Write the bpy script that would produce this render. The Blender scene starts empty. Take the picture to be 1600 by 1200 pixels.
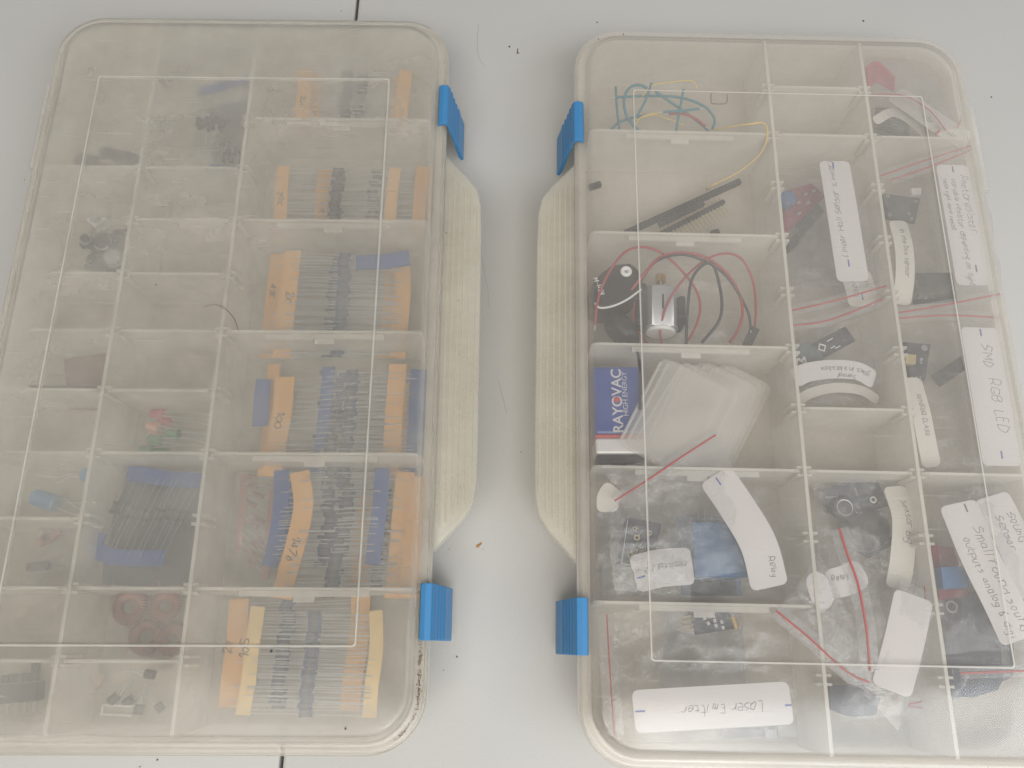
import bpy, bmesh, math, random
from mathutils import Vector, Matrix, noise
random.seed(7)
sc = bpy.context.scene
C = sc.collection
MM = 0.001
# ---------------------------------------------------------------- camera
F_PX, TILT, ROLL, HC = 1266.0, 0.3142, 0.0342, 440.06
_fw = Vector((0, math.sin(TILT), -math.cos(TILT)))
_up = Vector((0, math.cos(TILT), math.sin(TILT)))
_rt = Vector((1, 0, 0))
_c, _s = math.cos(ROLL), math.sin(ROLL)
R2 = _c * _rt + _s * _up
U2 = -_s * _rt + _c * _up
cam = bpy.data.cameras.new('camera')
cam_o = bpy.data.objects.new('camera', cam)
C.objects.link(cam_o)
m3 = Matrix((R2, U2, -_fw)).transposed()
cam_o.matrix_world = Matrix.Translation((0, 0, HC * MM)) @ m3.to_4x4()
cam.sensor_fit = 'HORIZONTAL'
cam.sensor_width = 36.0
cam.lens = 36.0 * F_PX / 1600.0
cam.clip_start = 0.01
cam.clip_end = 50
sc.camera = cam_o
# ---------------------------------------------------------------- world and lamps
w = bpy.data.worlds.new('World')
sc.world = w
w.use_nodes = True
bg = w.node_tree.nodes['Background']
bg.inputs[0].default_value = (0.93, 0.96, 1.0, 1)
bg.inputs[1].default_value = 0.27


def area(name, loc, target, sx, sy, power, color):
    l = bpy.data.lights.new(name, 'AREA')
    l.shape = 'RECTANGLE'
    l.size, l.size_y, l.energy, l.color = sx, sy, power, color
    o = bpy.data.objects.new(name, l)
    C.objects.link(o)
    o.location = loc
    o.rotation_euler = (Vector(target) - Vector(loc)).to_track_quat('-Z', 'Y').to_euler()
    return o


area('ceiling_light', (-0.15, -1.0, 2.0), (0, 0.15, 0), 1.8, 1.2, 32.0, (1.0, 0.945, 0.87))
area('window_light', (0.86, -0.57, 1.1), (0.78, -0.42, 0), 1.25, 0.86, 14.0, (0.86, 0.93, 1.0))
sc.view_settings.view_transform = 'Standard'
sc.view_settings.look = 'None'
sc.view_settings.exposure = 0.10
sc.view_settings.gamma = 1.0
sc.render.engine = 'CYCLES'
cy = sc.cycles
cy.max_bounces = 14
cy.transparent_max_bounces = 48
cy.transmission_bounces = 10
cy.diffuse_bounces = 6
cy.glossy_bounces = 4
cy.caustics_refractive = True
cy.caustics_reflective = False
cy.use_denoising = True
cy.sample_clamp_indirect = 3.0


# ---------------------------------------------------------------- measuring from the photograph (1600 x 1200)
def PX(x, y, z):
    """point at height z (mm) on the sight line of a photo pixel, in mm"""
    d = _fw + R2 * ((x - 800) / F_PX) + U2 * ((600 - y) / F_PX)
    k = (z - HC) / d.z
    return Vector((d.x * k, d.y * k, z))


# ---------------------------------------------------------------- materials
def _nt(name):
    m = bpy.data.materials.new(name)
    m.use_nodes = True
    nt = m.node_tree
    nt.nodes.clear()
    out = nt.nodes.new('ShaderNodeOutputMaterial')
    return m, nt, out


def nd(nt, typ, **kw):
    n = nt.nodes.new(typ)
    for k, v in kw.items():
        if k in n.inputs:
            n.inputs[k].default_value = v
        else:
            setattr(n, k, v)
    return n


def rgba(c):
    return (c[0], c[1], c[2], 1)


def noise_tex(nt, scale, detail=3, rough=0.5):
    tc = nd(nt, 'ShaderNodeTexCoord')
    n = nd(nt, 'ShaderNodeTexNoise', Scale=scale, Detail=detail, Roughness=rough)
    nt.links.new(tc.outputs['Object'], n.inputs['Vector'])
    return n


def solid(name, col, rough=0.5, metal=0.0, var=0.12, scale=300, bump=0.0, spec=0.5):
    m, nt, out = _nt(name)
    b = nd(nt, 'ShaderNodeBsdfPrincipled', Roughness=rough, Metallic=metal)
    b.inputs['Specular IOR Level'].default_value = spec
    n = noise_tex(nt, scale)
    mx = nd(nt, 'ShaderNodeMix', data_type='RGBA')
    mx.inputs[6].default_value = rgba([c * (1 - var) for c in col])
    mx.inputs[7].default_value = rgba([min(1, c * (1 + var)) for c in col])
    nt.links.new(n.outputs['Fac'], mx.inputs[0])
    nt.links.new(mx.outputs[2], b.inputs['Base Color'])
    if bump:
        bp = nd(nt, 'ShaderNodeBump', Strength=bump, Distance=0.0005)
        nt.links.new(n.outputs['Fac'], bp.inputs['Height'])
        nt.links.new(bp.outputs[0], b.inputs['Normal'])
    nt.links.new(b.outputs[0], out.inputs[0])
    return m


def schlick(nt):
    """surface reflectance that is the same seen from either side of a thin wall"""
    lw = nd(nt, 'ShaderNodeLayerWeight', Blend=0.5)
    pw = nd(nt, 'ShaderNodeMath', operation='POWER')
    pw.inputs[1].default_value = 5.0
    nt.links.new(lw.outputs['Facing'], pw.inputs[0])
    ma = nd(nt, 'ShaderNodeMath', operation='MULTIPLY_ADD')
    ma.inputs[1].default_value = 0.6
    ma.inputs[2].default_value = 0.04
    nt.links.new(pw.outputs[0], ma.inputs[0])
    return ma


def frosted(name, col, veil, tint, rough=0.25, blur=0.0, gloss=0.95, scratch=0.0, smear=0.35, face=0.4):
    """milky translucent plastic: clear passage + scattering body + soft gloss; veil is per surface"""
    m, nt, out = _nt(name)
    L = nt.links.new
    clear = nd(nt, 'ShaderNodeBsdfTransparent', Color=rgba(tint))
    if blur > 0:
        rf = nd(nt, 'ShaderNodeBsdfRefraction', Color=rgba(tint), Roughness=0.13, IOR=1.30)
        mb = nd(nt, 'ShaderNodeMixShader', Fac=blur)
        L(clear.outputs[0], mb.inputs[1])
        L(rf.outputs[0], mb.inputs[2])
        clear = mb
    df = nd(nt, 'ShaderNodeBsdfDiffuse', Color=rgba(col))
    tl = nd(nt, 'ShaderNodeBsdfTranslucent', Color=rgba(col))
    body = nd(nt, 'ShaderNodeMixShader', Fac=0.32)
    L(df.outputs[0], body.inputs[1])
    L(tl.outputs[0], body.inputs[2])
    n = noise_tex(nt, 26, 5, 0.6)
    lw = nd(nt, 'ShaderNodeLayerWeight', Blend=0.35)
    mr = nd(nt, 'ShaderNodeMapRange')
    mr.inputs['From Min'].default_value = 0.3
    mr.inputs['From Max'].default_value = 0.7
    mr.inputs['To Min'].default_value = veil * (1 - smear)
    mr.inputs['To Max'].default_value = veil * (1 + smear)
    L(n.outputs['Fac'], mr.inputs['Value'])
    ad = nd(nt, 'ShaderNodeMath', operation='MULTIPLY_ADD')
    ad.inputs[1].default_value = face
    L(lw.outputs['Facing'], ad.inputs[0])
    L(mr.outputs[0], ad.inputs[2])
    fac = ad
    if scratch:
        tc = nd(nt, 'ShaderNodeTexCoord')
        mp = nd(nt, 'ShaderNodeMapping')
        mp.inputs['Scale'].default_value = (40, 900, 40)
        mp.inputs['Rotation'].default_value = (0, 0, 0.5)
        L(tc.outputs['Object'], mp.inputs[0])
        n2 = nd(nt, 'ShaderNodeTexNoise', Scale=1.0, Detail=2.0)
        L(mp.outputs[0], n2.inputs['Vector'])
        m2 = nd(nt, 'ShaderNodeMapRange')
        m2.inputs['From Min'].default_value = 0.66
        m2.inputs['From Max'].default_value = 0.72
        m2.inputs['To Max'].default_value = scratch
        L(n2.outputs['Fac'], m2.inputs['Value'])
        a2 = nd(nt, 'ShaderNodeMath', operation='ADD')
        L(ad.outputs[0], a2.inputs[0])
        L(m2.outputs[0], a2.inputs[1])
        fac = a2
    mx = nd(nt, 'ShaderNodeMixShader')
    L(fac.outputs[0], mx.inputs[0])
    L(clear.outputs[0], mx.inputs[1])
    L(body.outputs[0], mx.inputs[2])
    gl = nd(nt, 'ShaderNodeBsdfGlossy', Roughness=rough)
    fr = schlick(nt)
    g = nd(nt, 'ShaderNodeMath', operation='MULTIPLY')
    g.inputs[1].default_value = gloss
    L(fr.outputs[0], g.inputs[0])
    m3_ = nd(nt, 'ShaderNodeMixShader')
    L(g.outputs[0], m3_.inputs[0])
    L(mx.outputs[0], m3_.inputs[1])
    L(gl.outputs[0], m3_.inputs[2])
    bp = nd(nt, 'ShaderNodeBump', Strength=0.08, Distance=0.0006)
    L(n.outputs['Fac'], bp.inputs['Height'])
    L(bp.outputs[0], gl.inputs['Normal'])
    L(m3_.outputs[0], out.inputs[0])
    return m


def film(name, veil=0.012, tint=(0.97, 0.97, 0.97), col=(0.90, 0.90, 0.92), gloss=0.95):
    m, nt, out = _nt(name)
    L = nt.links.new
    tr = nd(nt, 'ShaderNodeBsdfTransparent', Color=rgba(tint))
    df = nd(nt, 'ShaderNodeBsdfDiffuse', Color=rgba(col))
    tl = nd(nt, 'ShaderNodeBsdfTranslucent', Color=rgba(col))
    body = nd(nt, 'ShaderNodeMixShader', Fac=0.5)
    L(df.outputs[0], body.inputs[1])
    L(tl.outputs[0], body.inputs[2])
    n = noise_tex(nt, 130, 4, 0.65)
    n.inputs['Distortion'].default_value = 1.4
    mr = nd(nt, 'ShaderNodeMapRange')
    mr.inputs['From Min'].default_value = 0.45
    mr.inputs['From Max'].default_value = 0.75
    mr.inputs['To Min'].default_value = veil
    mr.inputs['To Max'].default_value = veil + 0.09
    L(n.outputs['Fac'], mr.inputs['Value'])
    cr = noise_tex(nt, 60, 3, 0.55)
    cr.inputs['Distortion'].default_value = 0.8
    sb = nd(nt, 'ShaderNodeMath', operation='SUBTRACT')
    sb.inputs[1].default_value = 0.5
    L(cr.outputs['Fac'], sb.inputs[0])
    ab = nd(nt, 'ShaderNodeMath', operation='ABSOLUTE')
    L(sb.outputs[0], ab.inputs[0])
    cm = nd(nt, 'ShaderNodeMapRange')
    cm.inputs['From Min'].default_value = 0.0
    cm.inputs['From Max'].default_value = 0.022
    cm.inputs['To Min'].default_value = 0.08
    cm.inputs['To Max'].default_value = 0.0
    L(ab.outputs[0], cm.inputs['Value'])
    sm = nd(nt, 'ShaderNodeMath', operation='ADD')
    L(mr.outputs[0], sm.inputs[0])
    L(cm.outputs[0], sm.inputs[1])
    mr = sm
    mx = nd(nt, 'ShaderNodeMixShader')
    L(mr.outputs[0], mx.inputs[0])
    L(tr.outputs[0], mx.inputs[1])
    L(body.outputs[0], mx.inputs[2])
    gl = nd(nt, 'ShaderNodeBsdfGlossy', Roughness=0.11)
    fr = schlick(nt)
    g = nd(nt, 'ShaderNodeMath', operation='MULTIPLY')
    g.inputs[1].default_value = gloss
    L(fr.outputs[0], g.inputs[0])
    m3_ = nd(nt, 'ShaderNodeMixShader')
    L(g.outputs[0], m3_.inputs[0])
    L(mx.outputs[0], m3_.inputs[1])
    L(gl.outputs[0], m3_.inputs[2])
    bp = nd(nt, 'ShaderNodeBump', Strength=0.5, Distance=0.0012)
    L(n.outputs['Fac'], bp.inputs['Height'])
    L(bp.outputs[0], gl.inputs['Normal'])
    L(m3_.outputs[0], out.inputs[0])
    return m


def table_mat():
    m, nt, out = _nt('white_plastic_table')
    L = nt.links.new
    b = nd(nt, 'ShaderNodeBsdfPrincipled', Roughness=0.55)
    big = noise_tex(nt, 5, 4, 0.6)
    cr = nd(nt, 'ShaderNodeMix', data_type='RGBA')
    cr.inputs[6].default_value = (0.49, 0.475, 0.445, 1)
    cr.inputs[7].default_value = (0.55, 0.54, 0.515, 1)
    L(big.outputs['Fac'], cr.inputs[0])
    sp = noise_tex(nt, 420, 2, 0.5)
    mr = nd(nt, 'ShaderNodeMapRange')
    mr.inputs['From Min'].default_value = 0.80
    mr.inputs['From Max'].default_value = 0.84
    L(sp.outputs['Fac'], mr.inputs['Value'])
    dk = nd(nt, 'ShaderNodeMix', data_type='RGBA')
    dk.inputs[7].default_value = (0.3, 0.27, 0.22, 1)
    L(mr.outputs[0], dk.inputs[0])
    L(cr.outputs[2], dk.inputs[6])
    gr = noise_tex(nt, 1100, 2, 0.6)
    g2 = nd(nt, 'ShaderNodeMix', data_type='RGBA', blend_type='MULTIPLY')
    g2.inputs[0].default_value = 1.0
    gm = nd(nt, 'ShaderNodeMapRange')
    gm.inputs['To Min'].default_value = 0.93
    gm.inputs['To Max'].default_value = 1.07
    L(gr.outputs['Fac'], gm.inputs['Value'])
    L(dk.outputs[2], g2.inputs[6])
    L(gm.outputs[0], g2.inputs[7])
    L(g2.outputs[2], b.inputs['Base Color'])
    bp = nd(nt, 'ShaderNodeBump', Strength=0.16, Distance=0.0004)
    L(gr.outputs['Fac'], bp.inputs['Height'])
    L(bp.outputs[0], b.inputs['Normal'])
    L(b.outputs[0], out.inputs[0])
    return m


M = {}
M['table'] = table_mat()
M['gap'] = solid('gap_shade', (0.03, 0.03, 0.035), 0.9)
M['lidL'] = frosted('frosted_lid_hazy', (0.955, 0.91, 0.815), 0.155, (0.995, 0.99, 0.98), blur=1.0, scratch=0.05, face=0.75)
M['lidR'] = frosted('frosted_lid_clearer', (0.95, 0.895, 0.82), 0.068, (0.995, 0.992, 0.985), rough=0.17, gloss=1.0, scratch=0.06, face=0.55)
M['tray'] = frosted('frosted_tray', (0.80, 0.75, 0.67), 0.44, (1.0, 0.995, 0.98), rough=0.35, gloss=0.35, face=0.25)
M['wall'] = frosted('frosted_divider', (0.89, 0.86, 0.81), 0.44, (1.0, 0.998, 0.99), rough=0.3, gloss=0.3, face=0.2)
M['rib'] = frosted('milky_rib', (0.84, 0.82, 0.77), 0.5, (0.99, 0.98, 0.96), rough=0.3)
M['grip'] = frosted('yellowed_grip', (0.87, 0.84, 0.76), 0.26, (0.97, 0.955, 0.91), rough=0.4)
M['spare'] = frosted('milky_divider_sheet', (0.93, 0.91, 0.87), 0.15, (0.999, 0.995, 0.99), rough=0.25, face=0.2)
M['blue'] = solid('blue_latch_plastic', (0.055, 0.23, 0.47), 0.4, var=0.05)
M['film'] = film('clear_bag_film')
M['filmblue'] = film('smoky_bag_film', 0.14, (0.68, 0.71, 0.78), (0.22, 0.25, 0.34))
M['filmgrey'] = film('grey_bag_film', 0.05, (0.93, 0.935, 0.95), (0.60, 0.61, 0.66))
M['ziplip'] = film('zip_lip_film', 0.10)
M['red'] = solid('red_zip', (0.45, 0.06, 0.06), 0.4)
M['paper'] = solid('white_label_paper', (0.57, 0.54, 0.535), 0.7, var=0.03)
M['paper2'] = solid('cream_label_paper', (0.58, 0.55, 0.50), 0.7, var=0.04)
M['ink'] = solid('black_ink', (0.11, 0.11, 0.13), 0.6)
M['pencil'] = solid('grey_pencil', (0.10, 0.09, 0.09), 0.6)
M['blueink'] = solid('blue_ink', (0.04, 0.09, 0.40), 0.5)
M['otape'] = solid('orange_reel_tape', (0.67, 0.36, 0.12), 0.6, var=0.06, scale=150)
M['ytape'] = solid('yellow_reel_tape', (0.68, 0.48, 0.20), 0.6, var=0.05, scale=150)
M['btape'] = solid('blue_reel_tape', (0.018, 0.075, 0.27), 0.5, var=0.1, scale=150)
M['lead'] = solid('tinned_wire', (0.48, 0.49, 0.49), 0.45, 0.2, var=0.05)
M['lead2'] = solid('dull_wire', (0.22, 0.23, 0.24), 0.6, 0.2)
M['rblue'] = solid('blue_resistor', (0.022, 0.055, 0.14), 0.45, var=0.35, scale=900)
M['rdark'] = solid('dark_diode', (0.025, 0.03, 0.045), 0.4, var=0.3, scale=900)
M['rnavy'] = solid('navy_resistor', (0.022, 0.05, 0.11), 0.45, var=0.3, scale=900)
M['rband'] = solid('resistor_band', (0.11, 0.09, 0.08), 0.5)
M['black'] = solid('black_plastic', (0.018, 0.018, 0.021), 0.42, var=0.15)
M['dgrey'] = solid('dark_grey_plastic', (0.05, 0.052, 0.06), 0.5)
M['pcb'] = solid('black_circuit_board', (0.016, 0.022, 0.04), 0.35, var=0.3)
M['pcbred'] = solid('red_circuit_board', (0.26, 0.04, 0.07), 0.4, var=0.2)
M['silver'] = solid('steel_can', (0.50, 0.50, 0.51), 0.42, 0.7, var=0.06)
M['brass'] = solid('brass_gear', (0.55, 0.38, 0.15), 0.35, 0.8)
M['gold'] = solid('gold_contacts', (0.75, 0.6, 0.3), 0.3, 0.6)
M['white'] = solid('white_plastic', (0.8, 0.8, 0.78), 0.4, var=0.03)
M['wteal'] = solid('teal_wire', (0.02, 0.20, 0.26), 0.4)
M['wyel'] = solid('yellow_wire', (0.72, 0.52, 0.12), 0.4)
M['wred'] = solid('red_wire', (0.34, 0.045, 0.05), 0.4)
M['wblack'] = solid('black_wire', (0.018, 0.02, 0.03), 0.4)
M['battblue'] = solid('battery_blue', (0.03, 0.065, 0.26), 0.35, var=0.04)
M['relay'] = solid('blue_component', (0.05, 0.13, 0.27), 0.4, var=0.05)
M['copper'] = solid('copper_winding', (0.40, 0.14, 0.09), 0.38, 0.4, var=0.35, scale=700)
M['core'] = solid('toroid_core', (0.12, 0.06, 0.05), 0.6)
M['ledr'] = solid('red_led_lens', (0.45, 0.06, 0.09), 0.2)
M['ledg'] = solid('green_led_lens', (0.06, 0.25, 0.12), 0.2)
M['ledo'] = solid('salmon_led_lens', (0.62, 0.30, 0.20), 0.2)
M['capblue'] = solid('blue_capacitor', (0.06, 0.25, 0.48), 0.35, var=0.1)
M['brown'] = solid('brown_card', (0.20, 0.12, 0.09), 0.6)
M['tan'] = solid('tan_chip', (0.42, 0.30, 0.19), 0.6)
M['pink'] = solid('dusty_red_plastic', (0.38, 0.17, 0.14), 0.6)
M['rust'] = solid('rust_stain', (0.42, 0.22, 0.08), 0.8, var=0.3)
M['grime'] = solid('brown_grime', (0.16, 0.09, 0.05), 0.8, var=0.4, scale=900)
M['scuff'] = solid('faint_scuff', (0.42, 0.40, 0.37), 0.7)
M['foam2'] = solid('pale_slate_foam', (0.22, 0.225, 0.25), 0.9, var=0.3, scale=500)
M['scuff2'] = solid('brown_hair', (0.16, 0.14, 0.12), 0.7)
M['foam'] = solid('slate_foam', (0.07, 0.085, 0.12), 0.85, var=0.3, scale=500)
M['foil'] = solid('bright_foil', (0.66, 0.64, 0.62), 0.5, 0.25, var=0.05)
M['bundle'] = solid('dusty_pink_red', (0.42, 0.09, 0.13), 0.5)
M['speck'] = solid('dark_speck', (0.05, 0.045, 0.04), 0.7)
M['sensor'] = solid('slate_disc', (0.10, 0.13, 0.14), 0.4)

# ---------------------------------------------------------------- object helpers
FR = {}


class MB:
    """collects shapes (mm) for one mesh"""
    def __init__(self):
        self.v, self.f, self.m, self.mats = [], [], [], []

    def mi(self, mat):
        if mat not in self.mats:
            self.mats.append(mat)
        return self.mats.index(mat)

    def add(self, vs, fs, mat):
        o = len(self.v)
        self.v += [Vector(p) for p in vs]
        k = self.mi(mat)
        for f in fs:
            self.f.append([i + o for i in f])
            self.m.append(k)
        return self

    def box(self, c, s, mat, rz=0.0, bev=0.0):
        cx, cy_, cz = c
        hx, hy, hz = s[0] / 2, s[1] / 2, s[2] / 2
        b = min(bev, hx * .9, hy * .9)
        ca, sa = math.cos(rz), math.sin(rz)
        if b <= 0:
            poly = [(-hx, -hy), (hx, -hy), (hx, hy), (-hx, hy)]
        else:
            poly = []
            for (qx, qy, a0) in ((hx - b, -hy + b, -90), (hx - b, hy - b, 0), (-hx + b, hy - b, 90), (-hx + b, -hy + b, 180)):
                for k in range(4):
                    a = math.radians(a0 + 30 * k)
                    poly.append((qx + b * math.cos(a), qy + b * math.sin(a)))
        poly = [(cx + x * ca - y * sa, cy_ + x * sa + y * ca) for x, y in poly]
        return self.prism(poly, cz - hz, cz + hz, mat, chamfer=min(b, hz) * .35 if b > 0 else 0)

    def prism(self, poly, z0, z1, mat, chamfer=0.0):
        n = len(poly)
        cx = sum(p[0] for p in poly) / n
        cy_ = sum(p[1] for p in poly) / n

        def ring(d, z):
            r = []
            for x, y in poly:
                l = math.hypot(x - cx, y - cy_) or 1
                r.append((x - (x - cx) / l * d, y - (y - cy_) / l * d, z))
            return r
        if chamfer > 0:
            rs = [ring(0, z0), ring(0, z1 - chamfer), ring(chamfer, z1)]
        else:
            rs = [ring(0, z0), ring(0, z1)]
        return self.loft(rs, mat)

    def loft(self, rs, mat, caps=True, closed=False):
        n = len(rs[0])
        vs = [p for r in rs for p in r]
        fs = []
        K = len(rs)
        for k in range(K if closed else K - 1):
            a, b = k * n, ((k + 1) % K) * n
            for i in range(n):
                j = (i + 1) % n
                fs.append([a + i, a + j, b + j, b + i])
        if caps and not closed:
            fs.append(list(range(n))[::-1])
            fs.append([(K - 1) * n + i for i in range(n)])
        return self.add(vs, fs, mat)

    def tube(self, pts, r, mat, n=6, radii=None):
        pts = [Vector(p) for p in pts]
        rs = []
        K = len(pts)
        for i, p in enumerate(pts):
            t = (pts[min(i + 1, K - 1)] - pts[max(i - 1, 0)])
            if t.length < 1e-6:
                t = Vector((1, 0, 0))
            t.normalize()
            a = t.cross(Vector((0, 0, 1)))
            if a.length < 0.1:
                a = t.cross(Vector((0, 1, 0)))
            a.normalize()
            b = t.cross(a)
            rr = radii[i] if radii else r
            rs.append([p + (a * math.cos(q) + b * math.sin(q)) * rr for q in [2 * math.pi * k / n for k in range(n)]])
        return self.loft(rs, mat)

    def cyl(self, c, r, h, mat, n=24, axis='z', r2=None):
        c = Vector(c)
        ax = {'x': Vector((1, 0, 0)), 'y': Vector((0, 1, 0)), 'z': Vector((0, 0, 1))}[axis]
        r2 = r if r2 is None else r2
        e = min(r * .12, h * .2)
        return self.tube([c, c + ax * e, c + ax * (h - e), c + ax * h], r, mat, n, [r - e, r, r2, r2 - e])

    def torus(self, c, R, r, mat, n=28, k=8):
        rs = []
        for i in range(n):
            a = 2 * math.pi * i / n
            rs.append([(c[0] + (R + r * math.cos(b)) * math.cos(a), c[1] + (R + r * math.cos(b)) * math.sin(a), c[2] + r * math.sin(b))
                       for b in [2 * math.pi * j / k for j in range(k)]])
        return self.loft(rs, mat, closed=True)


def link(name, data, parent=None):
    o = bpy.data.objects.new(name, data)
    C.objects.link(o)
    if parent is not None:
        o.parent = parent
    return o


def obj(name, mb, parent=None, world=False, smooth=True, label=None, bevel=0):
    """one mesh object; local mm coordinates of its thing, or world mm when world=True"""
    vs = mb.v
    fr = (Vector((0, 0, 0)), 0.0)
    if parent is not None:
        fr = FR[parent.name]
        if world:
            inv = Matrix.Rotation(-fr[1], 3, 'Z')
            vs = [inv @ (p - fr[0]) for p in vs]
    me = bpy.data.meshes.new(name)
    me.from_pydata([p * MM for p in vs], [], mb.f)
    for m in mb.mats:
        me.materials.append(m)
    for p, k in zip(me.polygons, mb.m):
        p.material_index = k
    bm = bmesh.new()
    bm.from_mesh(me)
    bmesh.ops.recalc_face_normals(bm, faces=bm.faces)
    bm.to_mesh(me)
    bm.free()
    if smooth:
        me.shade_smooth()
        me.set_sharp_from_angle(angle=math.radians(38))
    o = link(name, me, parent)
    FR[o.name] = fr
    if label:
        o['label'] = label
    if bevel:
        b = o.modifiers.new('edge', 'BEVEL')
        b.width = bevel * MM
        b.segments = 2
        b.limit_method = 'ANGLE'
    return o


def thing(name, label, cat, loc=(0, 0, 0), rz=0.0, group=None):
    o = link(name, None)
    o.empty_display_size = 0.005
    o.location = Vector(loc) * MM
    o.rotation_euler = (0, 0, rz)
    FR[o.name] = (Vector(loc), rz)
    tag(o, label, cat, group)
    return o


def tag(o, label, cat, group=None):
    o['label'] = label
    o['category'] = cat
    if group:
        o['group'] = group
    return o


def single(name, label, cat, mb, group=None, base=None):
    """a thing that is one mesh, world mm"""
    c = Vector(base) if base else sum(mb.v, Vector()) / len(mb.v)
    zmin = min(p.z for p in mb.v)
    c = Vector((c.x, c.y, zmin))
    mb.v = [p - c for p in mb.v]
    o = obj(name, mb)
    o.location = c * MM
    FR[o.name] = (c, 0.0)
    return tag(o, label, cat, group)


def axis(a, b, z):
    """mid point, angle and length of a photo segment at height z"""
    A, B = PX(a[0], a[1], z), PX(b[0], b[1], z)
    d = B - A
    return (A + B) / 2, math.atan2(d.y, d.x), d.length


def spline(pts, n=6):
    """Catmull-Rom through pts (Vectors)"""
    pts = [Vector(p) for p in pts]
    if len(pts) < 3:
        return pts
    out = []
    P = [pts[0] * 2 - pts[1]] + pts + [pts[-1] * 2 - pts[-2]]
    for i in range(1, len(P) - 2):
        for k in range(n):
            t = k / n
            a, b, c, d = P[i - 1], P[i], P[i + 1], P[i + 2]
            out.append(.5 * ((2 * b) + (c - a) * t + (2 * a - 5 * b + 4 * c - d) * t * t + (3 * b - a - 3 * c + d) * t ** 3))
    out.append(pts[-1])
    return out


class Ribbon:
    """a flat band along a centre line; maps (s mm, t mm) to a point on its face"""
    def __init__(self, pts, width, n=8, arch=0.0):
        self.p = spline([PX(*q) for q in pts], n)
        self.w = width
        self.arch = arch
        self.L = [0]
        for a, b in zip(self.p, self.p[1:]):
            self.L.append(self.L[-1] + (b - a).length)
        self.len = self.L[-1]

    def at(self, s, t, dz=0.0):
        s = max(0, min(self.len, s))
        i = 0
        while i < len(self.p) - 2 and self.L[i + 1] < s:
            i += 1
        k = (s - self.L[i]) / max(1e-6, self.L[i + 1] - self.L[i])
        q = self.p[i].lerp(self.p[i + 1], k)
        d0 = self.p[min(i + 1, len(self.p) - 1)] - self.p[max(i - 0, 0)]
        if 0 < i and k < .5:
            d0 = d0.lerp(self.p[i] - self.p[i - 1], .5 - k)
        elif i + 2 < len(self.p) and k >= .5:
            d0 = d0.lerp(self.p[i + 2] - self.p[i + 1], k - .5)
        nrm = Vector((-d0.y, d0.x, 0)).normalized()
        z = dz + self.arch * math.sin(math.pi * s / self.len)
        return q + nrm * t + Vector((0, 0, z))

    def mesh(self, mb, mat, th=0.25, r=0.0, step=1.2):
        n = max(2, int(self.len / step))
        ss = [self.len * i / n for i in range(n + 1)]
        if r > 0:
            ss = sorted(set(ss + [r * f for f in (.05, .2, .45, .75)] + [self.len - r * f for f in (.05, .2, .45, .75)]))
        rs = []
        for s in ss:
            h = self.w / 2
            e = min(s, self.len - s)
            if r > 0 and e < r:
                h = h - r + math.sqrt(max(0, r * r - (r - e) ** 2))
            rs.append([self.at(s, -h, 0), self.at(s, h, 0), self.at(s, h, th), self.at(s, -h, th)])
        return mb.loft(rs, mat)


GLY = {
    'a': "37 17 05 04 13 34|37 33", 'b': "09 03|06 17 36 34 13 03", 'c': "37 17 05 04 13 33", 'd': "39 33 13 04 06 17 37",
    'e': "05 35 37 17 05 04 13 33", 'f': "39 29 18 13|07 37", 'g': "37 17 05 14 34|37 31 20 00", 'h': "09 03|06 17 27 36 33",
    'i': "17 13|19 18", 'k': "09 03|36 05 33", 'l': "19 13", 'm': "07 03|06 17 26 23|26 37 46 43", 'n': "07 03|06 17 27 36 33",
    'o': "17 05 04 13 23 34 36 27 17", 'p': "07 00|07 27 36 35 24 04", 'r': "07 03|05 17 37", 's': "37 17 06 35 34 13 03",
    't': "19 14 23 33|07 37", 'u': "07 04 13 23 34|37 33", 'v': "07 13 37", 'w': "07 13 26 33 47", 'x': "07 33|37 03",
    'y': "07 14 34|37 31 10", 'A': "03 29 43|15 35", 'B': "03 09 29 38 27 06|27 35 34 23 03", 'C': "48 29 18 05 13 33 44",
    'D': "03 09 29 47 45 23 03", 'E': "39 09 03 33|06 26", 'G': "48 29 18 05 13 33 45 25", 'H': "09 03|49 43|06 46",
    'I': "19 13", 'K': "09 03|49 06 43", 'L': "09 03 33", 'M': "03 09 25 49 43", 'N': "03 09 43 49", 'O': "29 07 05 23 45 47 29",
    'P': "03 09 29 38 36 25 05", 'R': "03 09 29 38 36 25 05|25 43", 'S': "48 29 18 07 26 45 34 13 03", 'T': "29 23|09 49",
    'V': "09 23 49", 'X': "09 43|49 03", 'Y': "09 26 49|26 23", '0': "29 07 05 23 45 47 29", '1': "07 29 23", '2': "07 19 38 36 03 43",
    '4': "39 05 45|39 33", '5': "49 09 06 36 44 33 03", '6': "39 06 04 23 34 35 06", '7': "09 49 13", '8': "29 08 36 34 13 05 28 29",
    'W': "13 04 27 49 47 35 33 43|03 13", '(': "29 17 15 23", ')': "19 27 25 13", '/': "03 39", '&': "43 17 28 39 18 05 13 23 45",
    '-': "15 35", '.': "13 14", "'": "19 18", '?': "08 29 37 25|23 24", 'Q': "29 07 05 23 45 47 29|25 43",
}


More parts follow.
